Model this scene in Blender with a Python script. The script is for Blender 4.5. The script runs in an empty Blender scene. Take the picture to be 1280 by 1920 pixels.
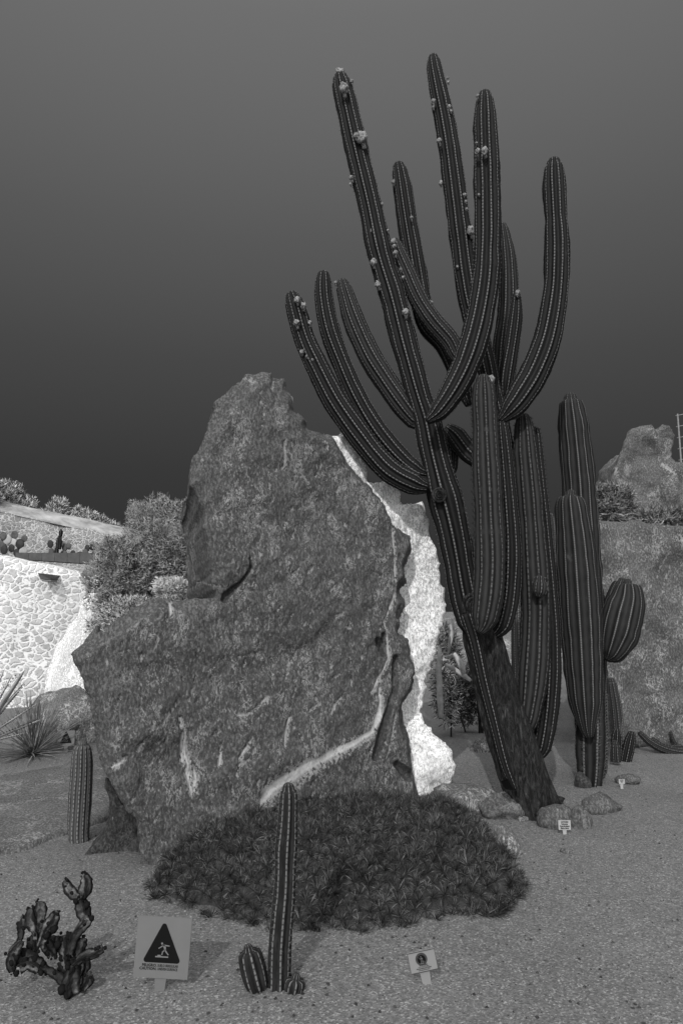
import bpy, bmesh, math, random
import numpy as np
from mathutils import Vector, Matrix, noise
random.seed(7); rng = np.random.default_rng(7)
S = bpy.context.scene
COL = S.collection
# ------------------------------------------------------------------ camera
F = 1280.0; TH = math.radians(8.4); CT, ST = math.cos(TH), math.sin(TH); EYE = 1.6
cam = bpy.data.cameras.new('camera'); cam.sensor_fit = 'VERTICAL'; cam.sensor_height = 36; cam.lens = 24
cam.clip_start = .05; cam.clip_end = 2000
co = bpy.data.objects.new('camera', cam); COL.objects.link(co)
co.location = (0, 0, EYE); co.rotation_euler = (math.radians(90) + TH, 0, 0); S.camera = co
# ------------------------------------------------------------------ sky, sun, exposure
SUN_EL, SUN_AZ = math.radians(33), math.radians(14)
W = bpy.data.worlds.new('World'); S.world = W; W.use_nodes = True
nt = W.node_tree; nt.nodes.clear()
def wn(t, **k):
    n = nt.nodes.new(t)
    for a, b in k.items(): setattr(n, a, b)
    return n
out = wn('ShaderNodeOutputWorld'); bg = wn('ShaderNodeBackground'); nt.links.new(bg.outputs[0], out.inputs[0])
sky = wn('ShaderNodeTexSky', sky_type='NISHITA', sun_disc=False, sun_elevation=SUN_EL, sun_rotation=math.pi + SUN_AZ)
bw = wn('ShaderNodeRGBToBW'); nt.links.new(sky.outputs[0], bw.inputs[0])
tc = wn('ShaderNodeTexCoord'); sx = wn('ShaderNodeSeparateXYZ'); nt.links.new(tc.outputs['Generated'], sx.inputs[0])
rp = wn('ShaderNodeValToRGB'); nt.links.new(sx.outputs[2], rp.inputs[0])
el = rp.color_ramp.elements
SKYK = 10.0     # the gradient is written in tenths, the background strength brings it down again
def setramp(stops):
    while len(el) > 1: el.remove(el[-1])
    el[0].position = stops[0][0]; el[0].color = (stops[0][1],)*3 + (1,)
    for p, v in stops[1:]:
        e = el.new(p); e.color = (v,)*3 + (1,)
setramp([(0, .0215), (.1, .025), (.2, .035), (.35, .060), (.5, .095), (.7, .155), (.76, .19), (.84, 1.0), (1, 1.4)])  # top stops, out of view, raised as added shadow fill
sc = wn('ShaderNodeMixRGB', blend_type='ADD'); sc.inputs[0].default_value = .0012
nt.links.new(rp.outputs[0], sc.inputs[1]); nt.links.new(bw.outputs[0], sc.inputs[2])
# sky behind the camera, on the sun's side, brightened as added shadow fill
sb_ = wn('ShaderNodeMath', operation='MULTIPLY_ADD'); sb_.inputs[1].default_value = -1.6; sb_.inputs[2].default_value = -.35; sb_.use_clamp = True
nt.links.new(sx.outputs[1], sb_.inputs[0])
sb2 = wn('ShaderNodeMath', operation='GREATER_THAN'); nt.links.new(sx.outputs[2], sb2.inputs[0]); sb2.inputs[1].default_value = 0
sb3 = wn('ShaderNodeMath', operation='MULTIPLY'); nt.links.new(sb_.outputs[0], sb3.inputs[0]); nt.links.new(sb2.outputs[0], sb3.inputs[1])
sb4 = wn('ShaderNodeMath', operation='MULTIPLY'); nt.links.new(sb3.outputs[0], sb4.inputs[0]); sb4.inputs[1].default_value = 1.5
ad = wn('ShaderNodeMixRGB', blend_type='ADD'); ad.inputs[0].default_value = 1
nt.links.new(sc.outputs[0], ad.inputs[1]); nt.links.new(sb4.outputs[0], ad.inputs[2])
nt.links.new(ad.outputs[0], bg.inputs[0]); bg.inputs[1].default_value = 1.0
sun = bpy.data.lights.new('sun', 'SUN'); sun.energy = 2.0; sun.angle = math.radians(.5); sun.color = (1, .995, .985)
so = bpy.data.objects.new('sun', sun); COL.objects.link(so)
sd = Vector((math.sin(SUN_AZ)*math.cos(SUN_EL), math.cos(SUN_AZ)*math.cos(SUN_EL), -math.sin(SUN_EL)))
so.rotation_euler = sd.to_track_quat('-Z', 'Y').to_euler(); so.location = (-3, -6, 8)
S.view_settings.view_transform = 'Standard'; S.view_settings.look = 'None'
S.view_settings.exposure = .0; S.view_settings.gamma = 1
S.cycles.max_bounces = 5; S.cycles.diffuse_bounces = 3; S.cycles.use_denoising = True
# ------------------------------------------------------------------ pixel helpers
def ray(px, py):
    u, v = (px-640)/F, (960-py)/F
    return Vector((u, CT - v*ST, ST + v*CT))
def at(px, py, Y):
    d = ray(px, py); return Vector((0, 0, EYE)) + d*(Y/d.y)
def gnd(px, py, z=0):
    d = ray(px, py); return Vector((0, 0, EYE)) + d*((z-EYE)/d.z)
def depth(p): return p[1]*CT + (p[2]-EYE)*ST
def proj(p):
    z = depth(p); return 640 + F*p[0]/z, 960 - F*((p[2]-EYE)*CT - p[1]*ST)/z
def rm(r, p): return r*depth(p)/F
# ------------------------------------------------------------------ object helpers
def tag(o, label=None, cat=None, group=None, kind=None):
    if label: o['label'] = label
    if cat: o['category'] = cat
    if group: o['group'] = group
    if kind: o['kind'] = kind
    return o
def empty(name, loc, label, cat, group=None):
    o = bpy.data.objects.new(name, None); COL.objects.link(o); o.location = loc; o.empty_display_size = .1
    return tag(o, label, cat, group)
def wloc(o):
    l = Vector((0, 0, 0))
    while o is not None: l += Vector(o.location); o = o.parent
    return l
def mesh(name, V, Fc, mat, parent=None, uv=None, attr=None, smooth=True, loc=None):
    """vertices in world metres; stored relative to the parent's (or its own) base"""
    V = np.asarray(V, float).reshape(-1, 3)
    base = wloc(parent) if parent is not None else Vector(loc or (0, 0, 0))
    me = bpy.data.meshes.new(name)
    me.from_pydata((V - np.array(base)).tolist(), [], [list(map(int, f)) for f in Fc])
    if uv is not None:
        l = me.uv_layers.new(name='UVMap'); l.data.foreach_set('uv', np.asarray(uv, 'f').ravel())
    for k, a in (attr or {}).items():
        x = me.attributes.new(k, 'FLOAT', 'POINT'); x.data.foreach_set('value', np.asarray(a, 'f').ravel())
    me.polygons.foreach_set('use_smooth', [smooth]*len(me.polygons))
    me.materials.append(mat); me.update()
    o = bpy.data.objects.new(name, me); COL.objects.link(o)
    if parent is not None: o.parent = parent
    elif loc is not None: o.location = loc
    return o
class MB:
    def __init__(s): s.V = []; s.F = []; s.UV = []
    def add(s, V, Fc, uv=None):
        k = len(s.V); s.V += [tuple(v) for v in V]; s.F += [tuple(i+k for i in f) for f in Fc]
        if uv is not None: s.UV += list(uv)
    def build(s, name, mat, parent=None, smooth=True, **k):
        return mesh(name, s.V, s.F, mat, parent, uv=s.UV if s.UV else None, smooth=smooth, **k)
# ------------------------------------------------------------------ materials
def M(name, rough=.8, spec=.2):
    m = bpy.data.materials.new(name); m.use_nodes = True; t = m.node_tree; b = t.nodes['Principled BSDF']
    b.inputs['Roughness'].default_value = rough; b.inputs['Specular IOR Level'].default_value = spec
    return m, t, b
class N:
    def __init__(s, t): s.t = t
    def __call__(s, typ, ins=None, **k):
        n = s.t.nodes.new(typ)
        for a, b in k.items(): setattr(n, a, b)
        for i, v in (ins or {}).items():
            if hasattr(v, 'is_linked') or isinstance(v, bpy.types.NodeSocket): s.t.links.new(v, n.inputs[i])
            else: n.inputs[i].default_value = v
        return n
    def noise(s, co, scale, detail=4, rough=.6, dist=0):
        return s('ShaderNodeTexNoise', {'Vector': co, 'Scale': scale, 'Detail': detail, 'Roughness': rough, 'Distortion': dist}).outputs[0]
    def ramp(s, fac, stops):
        r = s('ShaderNodeValToRGB', {0: fac}); e = r.color_ramp.elements
        while len(e) > 1: e.remove(e[-1])
        e[0].position = stops[0][0]; e[0].color = (stops[0][1],)*3+(1,)
        for p, v in stops[1:]: x = e.new(p); x.color = (v,)*3+(1,)
        return r.outputs[0]
    def mix(s, f, a, b, mode='MIX'):
        n = s('ShaderNodeMixRGB', blend_type=mode)
        for i, v in ((0, f), (1, a), (2, b)):
            if isinstance(v, bpy.types.NodeSocket): s.t.links.new(v, n.inputs[i])
            elif i == 0: n.inputs[0].default_value = v
            else: n.inputs[i].default_value = (v, v, v, 1)
        return n.outputs[0]
    def math(s, op, a, b=0, clamp=False):
        n = s('ShaderNodeMath', {0: a, 1: b}, operation=op); n.use_clamp = clamp; return n.outputs[0]
    def coord(s, scale=(1, 1, 1), rot=(0, 0, 0)):
        c = s('ShaderNodeTexCoord').outputs['Object']
        return s('ShaderNodeMapping', {0: c, 'Scale': scale, 'Rotation': rot}).outputs[0]
    def bump(s, b, h, st=.5, d=.01):
        n = s('ShaderNodeBump', {'Height': h, 'Strength': st, 'Distance': d}); s.t.links.new(n.outputs[0], b.inputs['Normal'])
def plain(name, v, rough=.7, spec=.2, var=.25, scale=30, bump=0):
    m, t, b = M(name, rough, spec); n = N(t)
    f = n.noise(n.coord(), scale, 5)
    t.links.new(n.ramp(f, [(.3, v*(1-var)), (.7, v*(1+var))]), b.inputs[0])
    if bump: n.bump(b, f, bump, .01)
    return m
def rock_mat(name, base, fleck, amount=.5, scale=9, rot=(0, .5, 0), bump=.8):
    m, t, b = M(name, .9, .1); n = N(t)
    c = n.coord((1.35, 1.35, .75), rot)
    big = n.noise(n.coord(), 1.7, 6, .65)
    f1 = n.noise(c, scale, 9, .72, .6); f2 = n.noise(c, scale*5, 5, .7, .3); f3 = n.noise(n.coord(), 90, 3, .7)
    gate = n.noise(n.coord(), 2.3, 3, .5)
    lo = .655 - .12*amount
    thr = n.math('ADD', f1, n.math('MULTIPLY', n.math('SUBTRACT', gate, .5), .45))
    gr0 = n.noise(c, 48, 3, .6, .4); m1 = n.ramp(n.math('ADD', thr, n.math('MULTIPLY', n.math('SUBTRACT', gr0, .5), .8)), [(lo+.07, 0), (lo+.10, 1)])
    m2 = n.ramp(f2, [(.52, 0), (.60, .75)])
    cr_ = n.noise(c, scale*1.15, 7, .62, 1.2); ln = n.math('ABSOLUTE', n.math('SUBTRACT', cr_, .5))
    g3 = n.noise(c, scale*.35, 4, .6)
    lines = n.math('MULTIPLY', n.ramp(ln, [(.010, 1), (.030, 0)]), n.ramp(n.math('ADD', g3, n.math('MULTIPLY', f2, .35)), [(.70, 0), (.75, .9)]))
    shade2 = n.noise(c, scale*2.6, 6, .75, .5)
    m2 = n.mix(1, m2, n.ramp(f1, [(.40, .12), (.56, 1)]), 'MULTIPLY')
    col = n.ramp(big, [(.3, base*.8), (.7, base*1.2)])
    col = n.mix(n.ramp(f3, [(.42, .0), (.66, .8)]), col, base*1.75)
    col = n.mix(n.ramp(f2, [(.3, .55), (.42, 0)]), col, base*.55)
    gr = n.noise(c, 48, 3, .6, .4); gd = n.noise(n.coord((1, 1, .6)), 1.9, 5, .6)
    gk = n.math('ADD', gr, n.math('MULTIPLY', n.math('SUBTRACT', gd, .5), .22))
    col = n.mix(n.ramp(gk, [(.36, .55), (.45, 0)]), col, base*.6)
    col = n.mix(n.ramp(gk, [(.50, 0), (.60, .9)]), col, base*2.3)
    at_ = n('ShaderNodeAttribute', attribute_name='plain').outputs['Fac']
    inv = n.math('SUBTRACT', 1, at_)
    col = n.mix(n.math('MULTIPLY', n.math('MULTIPLY', m2, .25), inv), col, fleck*.75)  # pale flecks and lines put the stone's cavity shade into its colour
    col = n.mix(n.math('MULTIPLY', m1, inv), col, n.ramp(f2, [(.35, fleck*.6), (.6, fleck*1.1)]))
    col = n.mix(n.math('MULTIPLY', lines, inv), col, fleck*1.3)
    ve = n('ShaderNodeAttribute', attribute_name='crack_shade').outputs['Fac']  # pale strokes: shade of cracks painted into the stone colour
    vf = n.ramp(n.math('ADD', ve, n.math('ADD', n.math('MULTIPLY', n.math('SUBTRACT', gr0, .5), 1.9), n.math('MULTIPLY', n.math('SUBTRACT', f1, .5), 1.7))), [(.50, 0), (.60, 1)])
    col = n.mix(vf, col, n.mix(n.ramp(ve, [(.72, 0), (.86, 1)]), n.ramp(f2, [(.35, .20), (.65, .36)]), n.ramp(f2, [(.3, .40), (.7, .62)])))
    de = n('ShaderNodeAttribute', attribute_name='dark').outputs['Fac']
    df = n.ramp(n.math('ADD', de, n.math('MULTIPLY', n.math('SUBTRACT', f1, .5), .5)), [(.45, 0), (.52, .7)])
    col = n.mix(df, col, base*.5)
    t.links.new(col, b.inputs[0])
    h = n.mix(.3, n.mix(.5, f1, shade2), f2, 'MIX')
    n.bump(b, h, bump, .03)
    return m
def cactus_mat(name, base, crest, spacing=.03, valley=None, cw=.16, dot=.3, dark_dot=False):
    """skin, a paler rib crest, and a row of pale woolly areoles along every crest"""
    m, t, b = M(name, .65, .12); n = N(t)
    uv = n('ShaderNodeUVMap').outputs[0]; s = n('ShaderNodeSeparateXYZ', {0: uv})
    du = n.math('ABSOLUTE', n.math('SUBTRACT', n.math('FRACT', n.math('ADD', s.outputs[0], .5)), .5))
    dv = n.math('ABSOLUTE', n.math('SUBTRACT', n.math('FRACT', n.math('DIVIDE', s.outputs[1], spacing)), .5))
    big = n.noise(n.coord((1, 1, .35)), 7, 5, .6); fine = n.noise(n.coord((1, 1, .3)), 60, 4)
    col = n.ramp(big, [(.3, base*.7), (.7, base*1.4)])
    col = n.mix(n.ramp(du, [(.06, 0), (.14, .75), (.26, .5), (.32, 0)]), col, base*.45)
    col = n.mix(n.ramp(du, [(.24, 0), (.42, .85)]), col, valley or base*3.0)  # valley tone puts the shade between ribs into the skin colour
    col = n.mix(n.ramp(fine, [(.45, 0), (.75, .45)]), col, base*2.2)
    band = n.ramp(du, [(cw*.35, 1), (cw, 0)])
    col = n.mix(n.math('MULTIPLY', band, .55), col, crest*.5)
    d = n.math('MULTIPLY', n.ramp(du, [(cw*.6, 1), (cw*.75, 0)]), n.ramp(dv, [(dot-.05, 1), (dot+.05, 0)]))
    col = n.mix(d, col, .008 if dark_dot else crest)
    sc_ = n.noise(n.coord(), 5, 6, .7)
    col = n.mix(n.ramp(sc_, [(.63, 0), (.67, .6)]), col, base*4)
    zz = n.noise(n.coord((.3, .3, 3.2)), 2.2, 4, .7); col = n.mix(n.ramp(zz, [(.60, 0), (.68, .55)]), col, base*2.2)
    t.links.new(col, b.inputs[0]); n.bump(b, fine, .25, .004)
    return m
MAT = {}
MAT['rock'] = rock_mat('rock_dark', .072, .27, .58, 14, (0, .45, 0), 1.0)
MAT['rock_far'] = rock_mat('rock_far', .076, .30, .66, 10, (0, .75, 0))
MAT['rock_small'] = rock_mat('rock_small', .068, .17, .35, 14, bump=.6)
MAT['rock_black'] = rock_mat('rock_black', .035, .1, .3, 20)
MAT['rock_flank_shade'] = rock_mat('rock_flank_shade', .60, .95, .75, 9, bump=.9)  # white tone for the shade on the slab's flank
MAT['rock_ash'] = rock_mat('rock_ash', .52, .9, .9, 4, bump=.5)
MAT['rock_mid'] = rock_mat('rock_mid', .10, .42, .75, 7)
MAT['ledge'] = rock_mat('ledge_rock', .085, .3, .05, 6, (0, 1.5, .1), .4)
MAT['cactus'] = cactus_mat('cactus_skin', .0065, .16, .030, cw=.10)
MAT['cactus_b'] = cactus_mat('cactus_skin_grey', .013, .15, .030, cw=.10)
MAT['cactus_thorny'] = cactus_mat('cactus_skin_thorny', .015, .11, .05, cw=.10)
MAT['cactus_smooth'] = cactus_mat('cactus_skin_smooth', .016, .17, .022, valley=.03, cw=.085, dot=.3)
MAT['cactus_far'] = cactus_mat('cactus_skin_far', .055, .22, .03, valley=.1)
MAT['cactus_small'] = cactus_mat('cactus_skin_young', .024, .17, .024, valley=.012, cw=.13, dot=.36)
MAT['spine_pale'] = plain('spine_pale', .16)
MAT['spine_dark'] = plain('spine_dark', .02)
MAT['bud'] = plain('bud', .22, var=.85, scale=45, bump=.6)
MAT['bark'] = None
def bark():
    m, t, b = M('bark', .9, .1); n = N(t)
    c = n.coord((1, 1, .22), (0, math.radians(-12), 0))
    f = n.noise(c, 42, 9, .8, .8); g = n.noise(n.coord(), 6, 5)
    col = n.ramp(f, [(.32, .008), (.47, .022), (.58, .07), (.70, .17)])
    col = n.mix(n.ramp(g, [(.5, 0), (.75, .5)]), col, .018)
    t.links.new(col, b.inputs[0]); n.bump(b, f, 1, .04); return m
MAT['bark'] = bark()
MAT['leaf'] = plain('leaf_dark', .032, .6, .2, .6, 9)
MAT['leaf_mid'] = plain('leaf_mid', .085, .6, .2, .5, 9)
MAT['leaf_light'] = plain('leaf_light', .2, .6, .2, .4, 9)
MAT['mound'] = plain('mound', .06, .9, .1, .5, 20, .5)
MAT['twig'] = plain('twig_dark', .035, .8, .1, .5, 9)
MAT['leaf_pale'] = plain('leaf_pale', .36, .8, .1, .5, 5)
MAT['leaf_white'] = plain('leaf_white', .62, .8, .1, .3, 5)
MAT['agave'] = plain('agave_leaf', .42, .5, .3, .45, 7)
MAT['agave_edge'] = plain('agave_edge', .03, .6, .2)
MAT['yucca'] = plain('yucca_leaf', .27, .6, .2, .6, 14)
MAT['limb_shade'] = plain('limb_shade', .55, .8, .1, .25, 20)  # pale tone stands for shade on the bent cactus limbs
MAT['euph'] = plain('euphorbia_skin', .035, .45, .4, .8, 16)
MAT['euph_tip'] = plain('euphorbia_tip', .008, .8, .1)
MAT['board'] = plain('sign_board', .155, .45, .35, .06, 8)
MAT['board_b'] = plain('sign_board_light', .24, .45, .35, .05, 8)
MAT['board_c'] = plain('plaque_board', .38, .45, .35, .05, 8)
MAT['ink'] = plain('ink_black', .004, .35, .3, 0)
MAT['ring'] = plain('ring_grey', .05, .4, .3, 0)
MAT['figure'] = plain('figure_grey', .16, .4, .3, 0)
MAT['metal'] = plain('metal_dark', .04, .4, .4)
MAT['mast'] = plain('mast_pale', .2, .5, .4)
def euph_mat():
    m, t, b = M('winged_skin', .75, .1); n = N(t)
    s = n('ShaderNodeSeparateXYZ', {0: n('ShaderNodeUVMap').outputs[0]})
    du = n.math('ABSOLUTE', n.math('SUBTRACT', n.math('FRACT', n.math('ADD', s.outputs[0], .5)), .5))
    big = n.noise(n.coord(), 11, 5, .7); f = n.noise(n.coord(), 70, 4, .7)
    col = n.ramp(big, [(.35, .022), (.52, .06), (.64, .20)])
    col = n.mix(n.ramp(f, [(.45, 0), (.7, .5)]), col, .02)
    col = n.mix(n.ramp(du, [(.10, .9), (.2, 0)]), col, .008)
    t.links.new(col, b.inputs[0]); n.bump(b, f, .3, .004); return m
MAT['euph'] = euph_mat()
def ground_mat():
    m, t, b = M('gravel', .95, .1); n = N(t); c = n.coord()
    v = n('ShaderNodeTexVoronoi', {'Vector': c, 'Scale': 130.0}); v2 = n('ShaderNodeTexVoronoi', {'Vector': c, 'Scale': 55.0})
    v3 = n('ShaderNodeTexVoronoi', {'Vector': c, 'Scale': 17.0})
    g = n('ShaderNodeSeparateXYZ', {0: v.outputs['Color']}).outputs[0]
    g2 = n('ShaderNodeSeparateXYZ', {0: v2.outputs['Color']}).outputs[0]
    g3 = n('ShaderNodeSeparateXYZ', {0: v3.outputs['Color']}).outputs[0]
    big = n.noise(c, .9, 5)
    col = n.ramp(g, [(0, .105), (.5, .165), (.85, .20), (1, .34)])
    col = n.mix(n.ramp(g2, [(.78, 0), (.95, .5)]), col, .10)
    col = n.mix(1, col, n.ramp(big, [(.3, .86), (.7, 1.1)]), 'MULTIPLY')
    dk = n.math('MULTIPLY', n.ramp(g3, [(.93, 0), (.94, 1)]), n.ramp(v3.outputs['Distance'], [(.12, 1), (.2, 0)]))
    dk2 = n.math('MULTIPLY', n.ramp(g2, [(.03, 1), (.04, 0)]), n.ramp(v2.outputs['Distance'], [(.2, 1), (.32, 0)]))
    col = n.mix(n.math('MULTIPLY', dk, .8), col, .03); col = n.mix(n.math('MULTIPLY', dk2, .8), col, .04)
    t.links.new(col, b.inputs[0])
    h = n.mix(.35, v.outputs['Distance'], v2.outputs['Distance']); n.bump(b, h, .55, .006)
    return m
MAT['gravel'] = ground_mat()
def wall_mat(name, stone, mortar, scale, th=.10):
    m, t, b = M(name, .9, .1); n = N(t)
    c = n.coord((1, 1, 1.25)); w = n.noise(c, 3, 3)
    cw = n.mix(.25, c, n('ShaderNodeTexNoise', {'Vector': c, 'Scale': 4.0}).outputs['Color'], 'ADD')
    v = n('ShaderNodeTexVoronoi', {'Vector': cw, 'Scale': scale}, feature='DISTANCE_TO_EDGE').outputs['Distance']
    vc = n('ShaderNodeTexVoronoi', {'Vector': cw, 'Scale': scale}).outputs['Color']
    g = n('ShaderNodeSeparateXYZ', {0: vc}).outputs[0]
    f = n.noise(c, 22, 5, .7); bg_ = n.noise(c, .8, 4)
    lo = n.ramp(g, [(0, stone*.72), (1, stone*1.2)])
    lo = n.mix(.35, lo, n.ramp(f, [(.3, stone*.6), (.7, mortar)]))
    k = n.ramp(n.math('ADD', v, n.math('MULTIPLY', n.math('SUBTRACT', f, .5), .5)), [(th*.6, 0), (th*1.9, 1)])
    k = n.math('MULTIPLY', k, n.ramp(bg_, [(.32, .25), (.5, 1)]))
    t.links.new(n.mix(k, mortar, lo), b.inputs[0]); n.bump(b, k, .6, .05)
    return m
MAT['wall'] = wall_mat('wall_rubble_shade', .52, .95, 7.0, .10)  # white stones carry the wall's shade as colour
MAT['wall_up'] = wall_mat('wall_rubble_grey', .24, .52, 8.5, .08)
MAT['coping'] = plain('coping', .11, .9, .1, .2, 8)
MAT['bank'] = plain('bank', .38, .9, .1, .45, 3, .4)
# ------------------------------------------------------------------ shape builders
def catmull(P, n):
    P = np.asarray(P, float); k = len(P)
    if k == 2:
        t = np.linspace(0, 1, n)[:, None]; return P[0]*(1-t)+P[1]*t
    Q = np.vstack([2*P[0]-P[1], P, 2*P[-1]-P[-2]])
    d = np.linalg.norm(np.diff(P[:, :3], axis=0), axis=1); cum = np.concatenate([[0], np.cumsum(d)])
    ts = np.linspace(0, cum[-1], n); out_ = []
    for t in ts:
        i = min(np.searchsorted(cum, t, side='right')-1, k-2); i = max(i, 0)
        u = (t-cum[i])/max(cum[i+1]-cum[i], 1e-9)
        p0, p1, p2, p3 = Q[i], Q[i+1], Q[i+2], Q[i+3]
        out_.append(.5*((2*p1)+(-p0+p2)*u+(2*p0-5*p1+4*p2-p3)*u*u+(-p0+3*p1-3*p2+p3)*u**3))
    return np.array(out_)
def frames(C):
    T = np.gradient(C, axis=0); T /= np.linalg.norm(T, axis=1)[:, None]+1e-12
    a = np.array([0., -1., 0.]); n = a - T[0]*a.dot(T[0]); n /= np.linalg.norm(n)
    Ns = []
    for t in T:
        n = n - t*n.dot(t); n /= np.linalg.norm(n); Ns.append(n.copy())
    Ns = np.array(Ns); return T, Ns, np.cross(T, Ns)
def stem_mesh(P, nr=10, dep=.22, per=6, tip=True, seed=0, ring=.03, wob=.05, base_taper=0, rot=0, twist=0, sharp=False):
    """P rows: x,y,z,radius from base to tip. Ribbed column with a domed tip."""
    P = np.asarray(P, float)
    L = np.linalg.norm(np.diff(P[:, :3], axis=0), axis=1).sum()
    n = max(8, int(L/ring)); R = catmull(P, n); C, r = R[:, :3], np.maximum(R[:, 3], .002)
    s = np.concatenate([[0], np.cumsum(np.linalg.norm(np.diff(C, axis=0), axis=1))])
    if wob:
        r = r*np.array([1+wob*noise.noise(Vector((seed*3.1, x*3.2, 0)))+wob*.5*noise.noise(Vector((seed, x*9, 3))) for x in s])
    if tip:                                    # rounded tip: rings bunch towards the end
        rt = r[-1]; keep = s < s[-1]-rt*1.15
        C0, r0, s0 = C[keep], r[keep], s[keep]
        A = np.linspace(0, math.pi/2, 9)[0:-1]
        T = C[-1]-C[max(0, int(n*.96)-1)]; T /= np.linalg.norm(T)+1e-9
        bC = np.array([np.interp(s[-1]-rt*1.15+rt*1.15*math.sin(a), s, C[:, k]) for a in A for k in range(3)]).reshape(-1, 3)
        C = np.vstack([C0, bC]); r = np.concatenate([r0, rt*np.cos(A)**.75]); s = np.concatenate([s0, s[-1]-rt*1.15+rt*1.15*np.sin(A)])
        top = R[-1, :3]
    if base_taper: r = r*np.clip(.55+.45*s/base_taper, 0, 1)
    T, Na, Nb = frames(C)
    m = nr*per; ph = np.arange(m)/m*2*math.pi
    cr = np.abs(np.cos(nr*ph/2)); prof = 1-dep*(1-cr**.8) if not sharp else 1-dep*np.abs(np.sin(nr*ph/2))
    V = []
    for i in range(len(C)):
        a = ph + rot + twist*s[i]
        q_ = np.array([noise.noise(Vector((g*2.3+seed, s[i]*4.5, 1.5)))+.5*noise.noise(Vector((g*2.3, s[i]*16, seed))) for g in range(nr)])
        ir = np.interp(np.arange(m)/per, np.arange(nr+1), np.append(q_, q_[0]))*.085*min(1, (len(C)-1-i)/9)
        V.append(C[i]+r[i]*(prof*(1+ir))[:, None]*(np.cos(a)[:, None]*Na[i]+np.sin(a)[:, None]*Nb[i]))
    V = np.vstack(V); Fc, UV = [], []
    for i in range(len(C)-1):
        for j in range(m):
            k = (j+1) % m
            Fc.append((i*m+j, i*m+k, (i+1)*m+k, (i+1)*m+j))
            u0, u1 = j/per, (j+1)/per
            UV += [(u0, s[i]), (u1, s[i]), (u1, s[i+1]), (u0, s[i+1])]
    if tip:
        V = np.vstack([V, top]); q = len(V)-1; b = (len(C)-1)*m
        for j in range(m):
            Fc.append((b+j, b+(j+1) % m, q)); UV += [(j/per, s[-1]), ((j+1)/per, s[-1]), ((j+.5)/per, s[-1]+.01)]
    else:
        Fc.append(tuple((len(C)-1)*m+j for j in range(m))); UV += [(.5, s[-1])]*m
    Fc.append(tuple(m-1-j for j in range(m))); UV += [(.5, 0)]*m
    info = dict(C=C, r=r, s=s, Na=Na, Nb=Nb, T=T, nr=nr, rot=rot, twist=twist)
    return V, Fc, UV, info
def spines_mesh(info, spacing, length, per=3, width=.0016, seed=1, s0=0, s1=9e9, up=.2):
    rg = np.random.default_rng(seed); V, Fc = [], []
    C, r, s = info['C'], info['r'], info['s']
    n = int((min(s[-1], s1)-s0)/spacing)
    for q in range(n):
        x = s0+(q+.5)*spacing
        c = np.array([np.interp(x, s, C[:, k]) for k in range(3)]); rr = np.interp(x, s, r)
        i = min(np.searchsorted(s, x), len(C)-1); A, B, T = info['Na'][i], info['Nb'][i], info['T'][i]
        for j in range(info['nr']):
            a = j/info['nr']*2*math.pi+info['rot']+info['twist']*x
            o = math.cos(a)*A+math.sin(a)*B; tt = -math.sin(a)*A+math.cos(a)*B
            p = c+o*rr*.985
            for k in range(per):
                d = o+tt*rg.uniform(-.8, .8)+T*(up+rg.uniform(-.7, .7)); d /= np.linalg.norm(d)
                l = length*rg.uniform(.5, 1.15); w = np.cross(d, rg.normal(size=3)); w *= width/np.linalg.norm(w)
                w2 = np.cross(d, w)
                b = len(V); V += [p+w, p-.5*w+.87*w2, p-.5*w-.87*w2, p+d*l]
                Fc += [(b, b+1, b+3), (b+1, b+2, b+3), (b+2, b, b+3)]
    return V, Fc
def tube(mb, P, seg=6, r0=None):
    P = np.asarray(P, float); C = P[:, :3]; r = P[:, 3]; T, A, B = frames(C); V, Fc = [], []
    for i in range(len(C)):
        for j in range(seg):
            a = j/seg*2*math.pi; V.append(C[i]+r[i]*(math.cos(a)*A[i]+math.sin(a)*B[i]))
    for i in range(len(C)-1):
        for j in range(seg):
            k = (j+1) % seg; Fc.append((i*seg+j, i*seg+k, (i+1)*seg+k, (i+1)*seg+j))
    Fc.append(tuple(range(seg))[::-1]); Fc.append(tuple((len(C)-1)*seg+j for j in range(seg)))
    mb.add(V, Fc)
def pxline(pts, Y, f=0):
    """[(px,py,r[,Y])] -> rows x,y,z,radius"""
    o = []
    for q in pts:
        yy = q[3] if len(q) > 3 else Y
        p = at(q[0], q[1], yy); o.append((p.x, p.y, p.z, rm(q[2], p)))
    return o
def box(mb, lo, hi):
    x0, y0, z0 = lo; x1, y1, z1 = hi
    mb.add([(x0, y0, z0), (x1, y0, z0), (x1, y1, z0), (x0, y1, z0), (x0, y0, z1), (x1, y0, z1), (x1, y1, z1), (x0, y1, z1)],
           [(0, 3, 2, 1), (4, 5, 6, 7), (0, 1, 5, 4), (1, 2, 6, 5), (2, 3, 7, 6), (3, 0, 4, 7)])
def seg_dist(px, py, line):
    """normalised closeness (1 on the line .. 0 at the width) to a polyline (x,y,w) in picture units"""
    best = np.zeros(len(px))
    rmx = max(q[2] for q in line)*3+2; xs_ = [q[0] for q in line]; ys_ = [q[1] for q in line]
    sel = np.nonzero((px > min(xs_)-rmx) & (px < max(xs_)+rmx) & (py > min(ys_)-rmx) & (py < max(ys_)+rmx))[0]
    full = best; px, py, best = px[sel], py[sel], np.zeros(len(sel))
    for (x0, y0, w0), (x1, y1, w1) in zip(line, line[1:]):
        dx, dy = x1-x0, y1-y0; t = np.clip(((px-x0)*dx+(py-y0)*dy)/(dx*dx+dy*dy), 0, 1)
        d = np.hypot(px-x0-t*dx, py-y0-t*dy); best = np.maximum(best, 1-.5*d/np.maximum(w0+(w1-w0)*t, .5))
    full[sel] = np.clip(best, 0, 1); return full
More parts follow.
